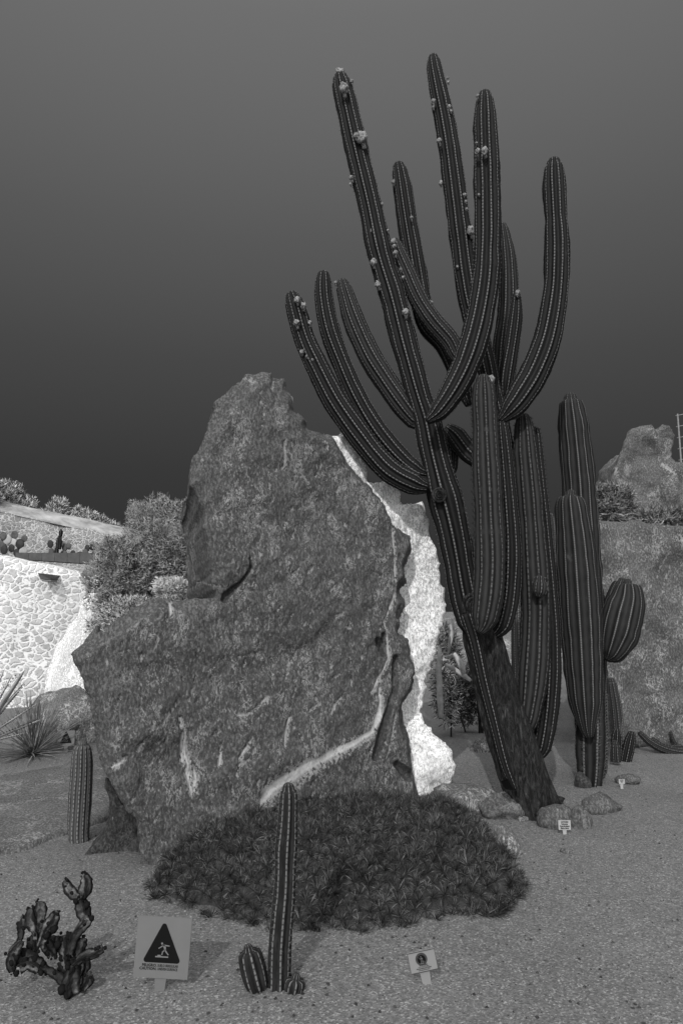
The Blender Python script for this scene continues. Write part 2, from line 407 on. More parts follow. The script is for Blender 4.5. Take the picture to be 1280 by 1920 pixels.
def jagged(poly, step, amp, seed):
    o = []; rg = random.Random(seed)
    for (a, b), (c, d) in zip(poly, poly[1:]+poly[:1]):
        L = math.hypot(c-a, d-b); n = max(1, int(L/step))
        for i in range(n):
            t = i/n; nx, ny = -(d-b)/(L+1e-6), (c-a)/(L+1e-6); q = 0 if i == 0 else rg.uniform(-amp, amp)
            o.append((a+(c-a)*t+nx*q, b+(d-b)*t+ny*q))
    return o
def slab(name, outline, O, D, thick, mat, parent=None, loc=None, voxel=.024, bevel=.16, rec=.5, rough=.05, seed=0, back=.82, crack_shades=(), darks=(), lean=0, plainw=1.0, ledges=()):
    """a standing block of stone: outline (picture units) lies on the plane through O along D; real thickness behind"""
    D = Vector(D).normalized(); Nn = Vector((D.y, -D.x, lean)).normalized()
    def onplane(px, py):
        d = ray(px, py); o = Vector((0, 0, EYE)); t = (Vector(O)-o).dot(Nn)/d.dot(Nn); return o+d*t
    P = [onplane(*q) for q in outline]; c = sum(P, Vector())/len(P)
    Bk = [c+(p-c)*back-Nn*thick for p in P]
    bm = bmesh.new(); f = [bm.verts.new(p) for p in P]; b = [bm.verts.new(p) for p in Bk]; n = len(f)
    bm.faces.new(f); bm.faces.new(b[::-1])
    for i in range(n): bm.faces.new((f[i], b[i], b[(i+1) % n], f[(i+1) % n]))
    bmesh.ops.triangulate(bm, faces=bm.faces[:]); bmesh.ops.recalc_face_normals(bm, faces=bm.faces[:])
    me = bpy.data.meshes.new('tmp'); bm.to_mesh(me); bm.free()
    ob = bpy.data.objects.new('tmp', me); COL.objects.link(ob)
    md = ob.modifiers.new('r', 'REMESH'); md.mode = 'VOXEL'; md.voxel_size = voxel
    dg = bpy.context.evaluated_depsgraph_get(); m2 = bpy.data.meshes.new_from_object(ob.evaluated_get(dg))
    V = np.empty(len(m2.vertices)*3); m2.vertices.foreach_get('co', V); V = V.reshape(-1, 3)
    NV = np.empty(len(m2.vertices)*3); m2.vertices.foreach_get('normal', NV); NV = NV.reshape(-1, 3)
    Fc = [tuple(p.vertices) for p in m2.polygons]
    bpy.data.objects.remove(ob); bpy.data.meshes.remove(m2)
    nn = np.array(Nn); oo = np.array(Vector(O))
    h = (V-oo)@nn                                  # 0 on the front plane, negative behind
    s = (V-oo)@np.array(D); z = V[:, 2]
    q = np.array([((p-Vector(O)).dot(D), p.z) for p in P])
    e = np.full(len(V), 9.)
    for i in range(n):
        (x0, y0), (x1, y1) = q[i], q[(i+1) % n]
        if max(y0, y1) < .12: continue
        dx, dy = x1-x0, y1-y0; t = np.clip(((s-x0)*dx+(z-y0)*dy)/(dx*dx+dy*dy+1e-9), 0, 1)
        e = np.minimum(e, np.hypot(s-x0-t*dx, z-y0-t*dy))
    off = np.zeros(len(V)); pl = np.zeros(len(V)); lift = np.zeros(len(V))
    fr = h > -thick*.6
    for i in range(len(V)):
        p = Vector(V[i])+Vector((seed*7.3, 0, 0))
        w = bevel*(.7+.9*noise.noise(p*1.7))
        big = noise.fractal(p*1.3, 1, 2, 4)*rough*2.2
        k = 0
        if fr[i]:
            if e[i] < w: k = -(1-(e[i]/max(w, 1e-3)))*rec*w*1.3; pl[i] = min(1, (w-e[i])/max(w, 1e-3)*3)*plainw
            st_ = noise.noise(Vector((p.x*2.1, p.y*2.1, p.z*1.2))+Vector((4, 4, 4)))
            k += big*.7+noise.noise(p*5.5)*rough*.22+noise.noise(p*15)*rough*.2+noise.noise(p*34)*rough*.16-rough*.55*min(1, max(0, (st_-.2)*14))-abs(noise.noise(p*3.7+Vector((3, 3, 3))))*rough*.7-abs(noise.noise(p*9.5))*rough*.35
            g_ = max(0, 1+h[i]/(.6*thick)); off[i] = k*g_*1.0; lift[i] = (1-g_)*(big*.8+noise.noise(p*6)*rough*.4)
        else: lift[i] = big*.8+noise.noise(p*6)*rough*.4
    px = 640+F*V[:, 0]/(V[:, 1]*CT+(V[:, 2]-EYE)*ST); py = 960-F*((V[:, 2]-EYE)*CT-V[:, 1]*ST)/(V[:, 1]*CT+(V[:, 2]-EYE)*ST)
    ve = np.zeros(len(V)); da = np.zeros(len(V))
    for l in crack_shades: ve = np.maximum(ve, seg_dist(px, py, l)*(.80 if max(q[2] for q in l) < 4.5 else .93 if max(q[2] for q in l) < 8 else 1))
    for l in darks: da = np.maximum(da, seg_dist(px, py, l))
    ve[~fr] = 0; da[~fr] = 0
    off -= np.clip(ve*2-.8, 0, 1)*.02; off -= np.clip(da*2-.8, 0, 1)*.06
    V = V+off[:, None]*nn+lift[:, None]*NV
    return mesh(name, V, Fc, mat, parent, attr={'crack_shade': ve, 'dark': da, 'plain': pl}, loc=loc)
def boulder(name, px0, px1, py0, py1, mat, label, cat='rock', seed=0, Yd=1.0, group=None, flat=1, z0=0, sub=4, tilt=0, Y=None, rough=.16):
    """stone filling the picture box px0..px1, py0..py1, resting on the ground at py1"""
    base = gnd((px0+px1)/2, py1) if Y is None else Vector((0, Y, 0))
    Yc = base.y+(0 if Y else 1)*rm((px1-px0)/2, base)*Yd*.8
    a = at(px0, (py0+py1)/2, Yc); b = at(px1, (py0+py1)/2, Yc); tp = at((px0+px1)/2, py0, Yc)
    cx, wx = (a.x+b.x)/2, (b.x-a.x)/2; zt = tp.z; zb = z0-.35*(zt-z0)
    bm = bmesh.new(); bmesh.ops.create_icosphere(bm, subdivisions=sub, radius=1)
    rg = random.Random(seed); cuts = []
    for _ in range(11):
        v = Vector((rg.uniform(-1, 1), rg.uniform(-1, 1), rg.uniform(-.3, 1))).normalized(); cuts.append((v, rg.uniform(.62, .9)))
    V = []
    for v in bm.verts:
        p = v.co.copy()
        for n_, d in cuts:
            k = p.dot(n_)-d
            if k > 0: p -= n_*k*.93
        q = p+Vector((seed*5.1, 0, 0))
        p *= 1.12+rough*noise.fractal(q*1.6, 1, 2, 5)+.04*noise.noise(q*7)+.02*noise.noise(q*18)
        x, y, z = p
        if tilt: x, z = x*math.cos(tilt)-z*math.sin(tilt), x*math.sin(tilt)+z*math.cos(tilt)
        V.append((x, y, z))
    V = np.array(V); V[:, 0] *= 1/np.abs(V[:, 0]).max(); V[:, 2] *= 1/V[:, 2].max()
    Fc = [tuple(v.index for v in f.verts) for f in bm.faces]; bm.free()
    zc = (zt+zb)/2; W_ = np.column_stack([cx+V[:, 0]*wx, Yc+V[:, 1]*wx*Yd, zc+V[:, 2]*(zt-zc)])
    o = mesh(name, W_, Fc, mat, loc=(cx, Yc, z0), attr={'plain': np.zeros(len(W_))})
    return tag(o, label, cat, group)
def blade(mb, base, d, L, w, bend=0, up=Vector((0, 0, 1)), thick=.25, n=5, prof=None):
    d = Vector(d).normalized(); side = d.cross(up)
    if side.length < .05: side = d.cross(Vector((1, 0, 0)))
    side.normalize(); nrm = side.cross(d).normalized(); V, Fc = [], []
    for i in range(n+1):
        t = i/n; ww = w*(prof(t) if prof else (1-t)**.6*(.75+.5*t)); c = Vector(base)+d*L*t+Vector((0, 0, bend*t*t*L))
        V += [c-side*ww, c-nrm*ww*thick, c+side*ww, c+nrm*ww*thick*.3]
    for i in range(n):
        for j in range(4):
            k = (j+1) % 4; Fc.append((i*4+j, i*4+k, i*4+4+k, i*4+4+j))
    Fc.append((3, 2, 1, 0)); mb.add(V, Fc)
# ================================================================== SETTING
def hgt(x, y):
    h = .035*noise.noise(Vector((x*.45, y*.45, 0)))+.012*noise.noise(Vector((x*1.7, y*1.7, 5)))
    return h
def ground():
    xs = np.concatenate([[-900, -200, -60, -25], np.linspace(-12, 12, 241), [25, 60, 200, 900]])
    ys = np.concatenate([[-300, -50, -8, 0], np.linspace(2, 18, 161), [24, 40, 90, 300, 1200]])
    V = [(x, y, hgt(x, y) if abs(x) <= 12 and 2 <= y <= 18 else 0) for y in ys for x in xs]
    n = len(xs); Fc = [(j*n+i, j*n+i+1, (j+1)*n+i+1, (j+1)*n+i) for j in range(len(ys)-1) for i in range(n-1)]
    tag(mesh('ground', V, Fc, MAT['gravel']), kind='structure')
ground()
def pebbles():
    mb = MB(); rg = random.Random(3)
    for _ in range(2600):
        y = 2.4+rg.random()**1.6*7; x = rg.uniform(-.56, .56)*y
        r = rg.choice([.002, .003, .003, .004, .004, .005, .008]); a = rg.random()*6.28; z = hgt(x, y)
        P = [(x+r*rg.uniform(.7, 1.3)*math.cos(a+k*1.256), y+r*rg.uniform(.7, 1.3)*math.sin(a+k*1.256), z+r*.15) for k in range(5)]
        P.append((x, y, z+r*1.1)); mb.add(P, [(k, (k+1) % 5, 5) for k in range(5)])
    tag(mb.build('gravel_pebbles', MAT['rock_black'], smooth=False), 'small dark pebbles strewn over the grey gravel', 'pebbles', kind='stuff')
pebbles()
def litter():
    mb = MB(); rg = random.Random(5)
    for _ in range(3500):
        y = 2.4+rg.random()**1.6*7; x = rg.uniform(-.56, .56)*y; r = rg.choice([.003, .004, .005, .007]); a = rg.random()*6.28; z = hgt(x, y)
        P = [(x+r*rg.uniform(.6, 1.4)*math.cos(a+k*1.256), y+r*rg.uniform(.6, 1.4)*math.sin(a+k*1.256), z+r*.1) for k in range(5)]
        P.append((x, y, z+r*.9)); mb.add(P, [(k, (k+1) % 5, 5) for k in range(5)])
    tag(mb.build('gravel_stones', MAT['chip'], smooth=False), 'loose grey chips lying among the gravel', 'gravel', kind='stuff')
MAT['chip'] = plain('chip', .2, .9, .1, .5, 25)
litter()
# distant rising bank that closes the view between the stones and behind the walls
def bank():
    V, Fc = [], []; xs = np.linspace(-30, 30, 61); ys = [22, 24, 27, 32, 60]; zs = [-.1, .9, 1.4, 1.7, 1.6]
    for y, z in zip(ys, zs):
        for x in xs: V.append((x, y, z+(0 if z < 0 else .25*noise.noise(Vector((x*.3, y*.2, 0))))))
    n = 61
    for j in range(4):
        for i in range(n-1): Fc.append((j*n+i, j*n+i+1, (j+1)*n+i+1, (j+1)*n+i))
    tag(mesh('terrain', V, Fc, MAT['rock_mid']), kind='structure')
bank()
# low ledge of bare rock at the left
def ledge():
    pts = jagged([(-160, 1700), (0, 1603), (60, 1592), (130, 1565), (200, 1540), (228, 1500), (226, 1400), (180, 1425), (60, 1455), (-160, 1475)], 30, 4, 5)
    B = [gnd(*p) for p in pts]; c = sum(B, Vector())/len(B); rings = [(1.0, -.03), (.985, .03), (.9, .05), (.7, .06), (.4, .07), (.1, .07)]
    V = []; n = len(B)
    for k, z in rings:
        for p in B:
            q = c+(p-c)*k; V.append((q.x, q.y, z+hgt(q.x, q.y)+(.02*noise.noise(q*5) if z > 0 else 0)))
    Fc = [(j*n+i, j*n+(i+1) % n, (j+1)*n+(i+1) % n, (j+1)*n+i) for j in range(len(rings)-1) for i in range(n)]
    Fc.append(tuple((len(rings)-1)*n+i for i in range(n)))
    o = mesh('rock_ledge', V, Fc, MAT['ledge'], loc=tuple(c), attr={'plain': [.3]*len(V)})
    tag(o, 'low flat ledge of smooth dark rock in the gravel left of the big slab', 'rock ledge')
ledge()
# ------------------------------------------------------------------ terrace walls on the left
def wall(name, pts, thick, mat, label, back=Vector((0, 1, 0)), cat='stone wall', zb=-.2, cap=None, rough=.05):
    mb = MB(); V, Fc = [], []; n = len(pts); L = []
    for p0, p1 in zip(pts, pts[1:]):
        for i in range(10): L.append(Vector(p0).lerp(Vector(p1), i/10))
    L.append(Vector(pts[-1])); n = len(L); rows = 14
    for j in range(rows+1):
        for p in L:
            z = zb+(p.z-zb)*j/rows; q = Vector((p.x, p.y, z))
            V.append((p.x, p.y+rough*noise.noise(q*2.5)+(.05 if j == rows else 0), z+(.05*noise.noise(q*4) if j == rows else 0)))
    for p in L: V.append((p.x, p.y+thick, p.z+.02))
    for p in L: V.append((p.x, p.y+thick, zb))
    R_ = rows+3
    for j in range(R_-1):
        for i in range(n-1): Fc.append((j*n+i, j*n+i+1, (j+1)*n+i+1, (j+1)*n+i))
    Fc.append(tuple(j*n for j in range(R_))); Fc.append(tuple(j*n+n-1 for j in range(R_))[::-1])
    o = mesh(name, V, Fc, mat, loc=(pts[0][0], pts[0][1], 0)); return tag(o, label, cat)
wl = [at(-420, 1010, 11.0), at(-150, 1030, 11.6), at(0, 1043, 12), at(100, 1062, 12.4), at(192, 1082, 12.9)]
wall('terrace_wall', wl, .8, MAT['wall'], 'lower terrace wall of rubble stones with its shade painted white, below the grey coping')
wu = [at(-420, 900, 14.6), at(-150, 930, 15), at(0, 958, 15.6), at(110, 982, 16.2), at(240, 1008, 17)]
wall('terrace_wall', wu, .8, MAT['wall_up'], 'grey upper terrace wall of round stones under the scrub', rough=.12)
# sloping pale bank on top of the upper wall
def topbank():
    V, Fc = [], []; L = []
    for p0, p1 in zip(wu, wu[1:]):
        for i in range(12): L.append(p0.lerp(p1, i/12))
    L.append(wu[-1]); n = len(L)
    for dy, dz in ((.03, -.02), (.35, .10), (.8, .28), (1.5, .34), (2.6, .2), (2.7, -4)):
        for p in L: V.append((p.x, p.y+dy, p.z+dz+(.07*noise.noise(Vector((p.x*1.4, dy*2, 0))) if dy > .1 else 0)))
    for j in range(5):
        for i in range(n-1): Fc.append((j*n+i, j*n+i+1, (j+1)*n+i+1, (j+1)*n+i))
    tag(mesh('earth_bank', V, Fc, MAT['bank'], loc=tuple(wu[0])), 'pale sloping bank of earth on top of the upper wall', kind='structure')
topbank()
cp = MB(); a, b = at(30, 1036, 12.75), at(196, 1037, 13.6); a2, b2 = at(30, 1045, 12.75), at(196, 1056, 13.6)
for i in range(7):
    t0, t1 = i/7, (i+1)/7-.003; p, q = a.lerp(b, t0), a.lerp(b, t1); pz, qz = a2.lerp(b2, t0).z-.03, a2.lerp(b2, t1).z-.03
    cp.add([(p.x, p.y, pz), (q.x, q.y, qz), (q.x, q.y+.35, qz), (p.x, p.y+.35, pz), (p.x, p.y, p.z), (q.x, q.y, q.z), (q.x, q.y+.35, q.z), (p.x, p.y+.35, p.z)],
           [(0, 3, 2, 1), (4, 5, 6, 7), (0, 1, 5, 4), (1, 2, 6, 5), (2, 3, 7, 6), (3, 0, 4, 7)])
tag(cp.build('coping_ledge', MAT['coping'], smooth=False, loc=tuple(a)), 'flat dark grey coping of stone blocks on top of the lower terrace wall', 'coping')
# earth behind the lower wall (terrace floor)
tV = [(p.x, p.y+.5, p.z-.12) for p in wl]+[(p.x, p.y+.4, min(q.z-.12, p.z)) for p, q in zip(wu, wl)]
tag(mesh('terrace_floor', tV, [(i, i+1, 6+i, 5+i) for i in range(4)], MAT['gravel']), kind='structure')
# wall lamp
lx = empty('wall_lamp', at(90, 1080, 12.3), 'small dark trapezoid lamp box fixed to the white wall', 'lamp')
q = [at(77, 1075, 12.2), at(104, 1078, 12.25), at(100, 1087, 12.25), at(82, 1087, 12.2)]
mb = MB(); mb.add([tuple(p+Vector((0, -.12, 0))) for p in q]+[tuple(p+Vector((0, .35, 0))) for p in q], [(0, 3, 2, 1), (4, 5, 6, 7), (0, 1, 5, 4), (1, 2, 6, 5), (2, 3, 7, 6), (3, 0, 4, 7)])
mb.build('lamp_housing', MAT['metal'], lx, smooth=False)
p = at(90, 1088, 12.15); mb = MB(); box(mb, (p.x-.08, p.y-.05, p.z-.02), (p.x+.08, p.y+.2, p.z+.005)); mb.build('diffuser', MAT['board'], lx, smooth=False)
# ================================================================== MONOLITH
MONO = [(137,1228),(165,1205),(200,1180),(255,1140),(300,1118),(330,1128),(370,1120),(412,1122),(404,1095),(400,1060),(393,1020),(384,985),(387,950),(379,940),(375,918),(361,905),(362,880),(366,855),(380,838),(390,815),(403,780),(413,757),(409,748),(440,722),(463,706),(470,692),(500,688),(520,690),(524,700),(545,702),(548,718),(560,740),(562,765),(583,778),(587,800),(600,803),(636,810),(656,842),(668,868),(690,899),(706,912),(722,932),(735,965),(745,985),(781,1003),(784,1030),(770,1060),(779,1088),(762,1105),(775,1130),(760,1160),(755,1190),(777,1200),(780,1230),(790,1250),(786,1300),(770,1330),(776,1352),(785,1380),(787,1430),(795,1475),(806,1520),(780,1600),(560,1640),(400,1660),(300,1650),(264,1600),(262,1545),(240,1525),(215,1480),(195,1440),(185,1400),(178,1350),(165,1290),(153,1262)]
O1 = gnd(300, 1622); D1 = (1, .60, 0)
SHADE_LINES = [[(490,1506,10),(510,1478,16),(545,1458,20),(575,1438,15),(620,1415,13),(665,1392,10),(700,1372,8),(714,1345,10),(718,1315,5),(716,1290,6)],  # strokes of crack shade painted pale on the slab
      [(700,1300,4),(722,1255,5),(732,1230,4),(728,1190,2),(722,1165,3),(736,1140,3)], [(737,985,4),(740,1040,3),(745,1100,3),(735,1140,5)],
      [(341,1345,3),(352,1375,4),(352,1410,6),(360,1450,4),(368,1485,4)], [(745,1330,3),(738,1380,4),(726,1425,2)], [(752,1230,1),(750,1270,2),(738,1320,2)],
      [(323,1130,5),(323,1145,7),(322,1155,3)], [(533,828,3),(534,875,3),(532,877,5)], [(610,828,4),(613,840,4)], [(555,735,4),(560,755,3)], [(655,1160,2),(657,1178,4),(648,1175,3)],
      [(516,1260,2),(512,1292,4)], [(440,1440,3),(470,1420,3),(478,1400,3)], [(215,1435,3),(235,1418,4)], [(370,1090,2),(474,1110,2),(480,1095,2)], [(625,1500,2),(560,1372,2)]]
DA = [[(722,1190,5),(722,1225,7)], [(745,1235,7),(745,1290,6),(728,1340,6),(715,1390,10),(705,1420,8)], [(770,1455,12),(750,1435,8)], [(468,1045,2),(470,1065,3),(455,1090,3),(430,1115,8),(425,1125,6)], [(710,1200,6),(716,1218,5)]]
for l in ([(296,1190,3),(297,1212,3)], [(252,1217,2),(224,1226,2)], [(267,1222,2),(265,1250,3)], [(324,1232,2),(322,1255,2)], [(345,1269,3),(350,1280,2)], [(385,1295,2),(372,1320,2)], [(365,1290,2),(357,1315,3)],
          [(450,1232,2),(465,1230,3),(487,1225,4)], [(466,1232,2),(462,1250,3)], [(502,1310,5),(484,1328,3),(466,1340,3),(450,1342,4)], [(325,1332,3),(307,1355,3),(292,1364,3)], [(288,1350,3),(284,1366,4)], [(280,1380,2),(268,1393,4),(260,1407,5)],
          [(237,1422,4),(219,1437,6),(210,1443,3)], [(229,1388,2),(214,1403,3)], [(302,1412,2),(285,1437,3)], [(417,1397,2),(415,1420,4),(412,1436,5)], [(474,1380,2),(462,1402,6),(448,1422,4),(450,1430,3),(442,1455,3)], [(425,1455,2),(433,1475,4),(442,1497,3)],
          [(338,1345,3),(343,1363,6)], [(345,1377,4),(348,1430,7)], [(354,1442,5),(358,1470,7),(362,1490,7)], [(367,1437,3),(370,1462,5),(366,1488,4)], [(560,1290,2),(553,1310,4)], [(640,1265,3),(625,1275,2)], [(600,1320,4),(582,1335,3)], [(650,1300,2),(630,1322,4),(622,1340,3)],
          [(545,1345,4),(538,1370,5),(535,1400,3)], [(700,1395,3),(690,1412,3)], [(600,1450,2),(585,1475,3)], [(470,700,3),(480,712,4)], [(520,712,2),(512,726,3)], [(496,760,2),(490,800,2)], [(560,880,2),(575,905,2)], [(640,900,2),(632,925,3)], [(560,980,2),(548,1010,3)]): SHADE_LINES.append(l)
rv = random.Random(77)
for _ in range(230):  # more short strokes of painted crack shade, scattered
    x, y = rv.uniform(200, 760), rv.uniform(720, 1500)
    if y < 1130 and x < 420: continue
    a = rv.choice([1.57, 1.9, 2.3, 1.4])+rv.gauss(0, .25); L_ = rv.uniform(5, 22); m_ = (x+L_*.5*math.cos(a)+rv.gauss(0, 2), y+L_*.5*math.sin(a)+rv.gauss(0, 2))
    SHADE_LINES.append([(x, y, 1.6), (*m_, rv.uniform(1.8, 3.4)), (x+L_*math.cos(a), y+L_*math.sin(a), 1.5)])
mono = empty('rock_slab', (O1.x+.6, O1.y+.5, 0), 'huge upright slab of dark rock with a tall peak and pale painted crack shade, behind the dark shrub', 'rock')
slab('stone_body', jagged(MONO, 7, 2.4, 3), O1, D1, .75, MAT['rock'], mono, crack_shades=SHADE_LINES, darks=DA, seed=1, voxel=.0135, bevel=.11, rec=.7, rough=.034)
# added boulder painted white for the shade on the slab's right flank
FLANK_SHADE = [(600,830),(640,808),(662,836),(672,856),(684,872),(687,896),(672,905),(700,905),(722,899),(745,915),(748,940),(766,945),(790,938),(800,958),(812,1010),(826,1060),(836,1110),(838,1150),(824,1180),(817,1230),(806,1290),(796,1340),(818,1385),(846,1410),(852,1450),(836,1500),(824,1530),(640,1525),(600,1250),(610,1000)]
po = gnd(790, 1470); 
pb = empty('flank_shade_rock', (po.x-.4, po.y+.4, 0), 'added rock painted white for the shaded right flank of the dark slab', 'rock')
slab('stone_body', jagged(FLANK_SHADE, 8, 4.5, 9), (.75, 6.0, 0), (1, .35, 0), .6, MAT['rock_flank_shade'], pb, seed=4, bevel=.04, rec=.4, rough=.05, voxel=.018)
# rough foot stone at the left of the slab
FOOT = [(134,1622),(165,1598),(190,1570),(203,1535),(203,1500),(193,1478),(196,1458),(210,1475),(228,1512),(246,1528),(262,1548),(262,1590),(300,1620),(290,1632),(230,1630),(170,1628)]
fo = gnd(220, 1612)
fb = empty('foot_rock', (fo.x, fo.y+.2, 0), 'rough dark wedge of rock at the left foot of the huge slab', 'rock')
slab('stone_body', jagged(FOOT, 10, 1.5, 12), (fo.x, fo.y+.10, 0), (1, .2, 0), .35, MAT['rock_black'], fb, seed=8, bevel=.06, rec=.6, rough=.03, voxel=.016)
# ------------------------------------------------------------------ right-hand rock wall and the stack on it
RW = [(1085,1420),(1092,1200),(1086,1050),(1098,985),(1130,972),(1165,975),(1200,968),(1240,985),(1290,985),(1400,1010),(1520,1040),(1600,1420),(1300,1416),(1200,1402)]
r0 = gnd(1200, 1400)
rw = empty('rock_outcrop', (r0.x+1, r0.y+.5, 0), 'tall grey rock face with pale painted crack shade, filling the right edge behind the cacti', 'rock')
SHADE_LINES_R = [[(1262,1010,3),(1250,1045,3),(1232,1090,2)], [(1240,1000,2),(1225,1060,2)], [(1262,1060,2),(1245,1110,2)], [(1220,1330,1.5),(1216,1365,3)], [(1205,1172,3),(1208,1180,3)], [(1270,1005,5),(1285,1030,5)]]  # crack shade painted pale on the right rock face
slab('stone_body', jagged(RW, 18, 3, 21), (r0.x, r0.y, 0), (1, -.05, 0), 1.2, MAT['rock_far'], rw, seed=11, voxel=.04, bevel=.2, rough=.06, crack_shades=SHADE_LINES_R)
RS = [(1140,1000),(1146,910),(1148,893),(1158,870),(1166,848),(1172,835),(1180,815),(1184,800),(1200,794),(1225,793),(1234,803),(1242,793),(1252,796),(1258,803),(1265,812),(1266,850),(1258,862),(1300,866),(1400,880),(1500,1000)]
rs = empty('rock_stack', at(1210, 990, 11.2)*1, 'square topped grey rock tower standing on the skyline at the right', 'rock'); rs.location.z = 0
RSb = RS+[(1500,1330),(1140,1330)]
slab('stone_body', jagged(RSb, 9, 2.2, 31), (6, 10.8, 0), (1, .05, 0), 1.5, MAT['rock_far'], rs, seed=17, voxel=.045, bevel=.05, rough=.10, crack_shades=[[(1243,868,4),(1256,882,5),(1264,890,3)], [(1155,872,3),(1162,890,4)], [(1262,850,4),(1252,858,3)], [(1232,803,1),(1224,812,2),(1232,818,3),(1245,814,2)]])  # pale strokes paint the tower's crack shade
# lattice mast at the frame edge
ms = empty('antenna_mast', (7.0, 14, 0), 'pale thin lattice mast cut by the right edge of the picture', 'mast')
mb = MB(); 
for dx in (0, .42): tube(mb, [(at(1271, 800, 14).x+dx, 14, -.1, .018), (at(1271, 800, 14).x+dx, 14, at(1271, 776, 14).z, .016)])
mb.build('pole', MAT['mast'], ms)
mb = MB(); x0 = at(1271, 800, 14).x
for k in range(22):
    z = at(1271, 778, 14).z-k*.24; tube(mb, [(x0-.05, 14, z-.02, .011), (x0+.47, 14, z+.08, .011)])
mb.build('rung', MAT['mast'], ms)
# left boulders
boulder('boulder', 52, 250, 1283, 1392, MAT['rock_mid'], 'cracked dark boulder with pale painted crack shade behind the spiky rosette', seed=5, Yd=.7, rough=.3)
boulder('boulder', 84, 270, 1095, 1345, MAT['rock_ash'], 'large white boulder at the foot of the white wall', seed=6, Yd=.6, Y=11.2, rough=.3)
boulder('boulder', 150, 215, 1172, 1210, MAT['rock'], 'small dark rock peeping out at the left shoulder of the slab', seed=14, Y=8.2, z0=.9, rough=.25)
# boulders round the big cactus
boulder('boulder', 895, 992, 1484, 1540, MAT['rock_small'], 'rounded grey boulder at the left of the giant cactus base', seed=21, Yd=.6)
boulder('boulder', 940, 985, 1472, 1520, MAT['rock_small'], 'angular grey stone leaning on the trunk under the black plaque', seed=22, Yd=.6)
boulder('boulder', 892, 925, 1490, 1528, MAT['rock_black'], 'darker upright stone left of the rounded boulder', seed=23, Yd=.7)
boulder('boulder', 1000, 1080, 1506, 1556, MAT['rock_small'], 'half buried boulder directly behind the small plant label', seed=24, Yd=.7)
boulder('boulder', 1062, 1108, 1506, 1556, MAT['rock_small'], 'steep grey stone at the right of the small plant label', seed=25, Yd=.9)
boulder('boulder', 1074, 1168, 1484, 1528, MAT['rock_small'], 'long smooth grey boulder lying right of the trunk', seed=26, Yd=.5, tilt=-.18)
boulder('boulder', 1074, 1110, 1446, 1478, MAT['rock_black'], 'small black boulder at the foot of the second cactus', seed=27, Yd=.8)
boulder('boulder', 916, 976, 1545, 1606, MAT['rock_mid'], 'speckled dark stone at the right end of the shrub', seed=28, Yd=.8, tilt=.5)
boulder('boulder', 800, 960, 1470, 1530, MAT['ledge'], 'flat tilted slab of rock between the dark shrub and the trunk', seed=29, Yd=.5)
boulder('boulder', 1150, 1200, 1450, 1470, MAT['rock_small'], 'low flat rock behind the farther plant label', seed=30, Yd=.5)
boulder('boulder', 880, 925, 1382, 1412, MAT['rock_mid'], 'far dark rock left of the leaning trunk', seed=31, Yd=.6)
boulder('stone', 1048, 1072, 1591, 1601, MAT['rock_small'], 'small flat stone alone on the gravel below the plant label', 'stone', seed=33, Yd=.7)
rb = MB(); rg = random.Random(11)
for k in range(46):
    p = gnd(rg.uniform(975, 1022), rg.uniform(1515, 1542)); r = rg.uniform(.012, .03)
    bm = bmesh.new(); bmesh.ops.create_icosphere(bm, subdivisions=2, radius=r)
    rb.add([tuple(Vector((v.co.x, v.co.y, v.co.z*.8))*(1+.3*noise.noise(v.co*60+Vector((k, 0, 0))))+p+Vector((0, 0, r*.3+hgt(p.x, p.y)))) for v in bm.verts], [tuple(v.index for v in f.verts) for f in bm.faces]); bm.free()
tag(rb.build('rubble', MAT['rock_mid'], loc=tuple(gnd(1000, 1530))), 'loose rubble of small stones at the foot of the giant cactus', 'rubble', kind='stuff')
# ================================================================== GIANT CACTUS
GY = 5.75
gb = gnd(1005, 1520)
big = empty('giant_cactus', (gb.x, GY, 0), 'giant branching cactus with about fifteen ribbed arms on a leaning bark trunk', 'cactus')
def bark_trunk():
    P = pxline([(1002,1530,47),(994,1500,45),(981,1460,43),(962,1400,42),(942,1340,38),(926,1280,35),(914,1230,34),(904,1190,33),(893,1150,25)], GY)
    R = catmull(P, 90); C, r = R[:, :3], R[:, 3]; T, A, B = frames(C); m = 72; V = []
    for i in range(90):
        for j in range(m):
            a = j/m*2*math.pi; n_ = Vector((math.cos(a)*1.6, math.sin(a)*1.6, i*.035))
            k = 1+.10*noise.fractal(n_*1.0, 1, 2, 4)+.05*(1-abs(noise.noise(Vector((math.cos(a)*5, math.sin(a)*5, i*.05))))*3)
            k += .09*math.cos(a*9+i*.05+2*noise.noise(Vector((i*.06, 0, 0))))*min(1, i/60) + (.10*max(0, noise.noise(Vector((math.cos(a)*2, math.sin(a)*2, 7)))) if i < 25 else 0)
            V.append(C[i]+r[i]*k*(math.cos(a)*A[i]+math.sin(a)*B[i]))
    Fc = [(i*m+j, i*m+(j+1) % m, (i+1)*m+(j+1) % m, (i+1)*m+j) for i in range(89) for j in range(m)]+[tuple(89*m+j for j in range(m))]
    mesh('trunk', V, Fc, MAT['bark'], big)
    # flaring root crust
    bm = bmesh.new(); bmesh.ops.create_icosphere(bm, subdivisions=5, radius=1)
    c = gnd(1014, 1522); V = []
    for v in bm.verts:
        p = v.co*(1+.3*noise.fractal(v.co*2.2, 1, 2, 5)+.06*noise.noise(v.co*12)); V.append((c.x+p.x*.20, c.y+.12+p.y*.24, p.z*.14+.02))
    mesh('root_crust', V, [tuple(v.index for v in f.verts) for f in bm.faces], MAT['bark'], big); bm.free()
bark_trunk()
BUD = None
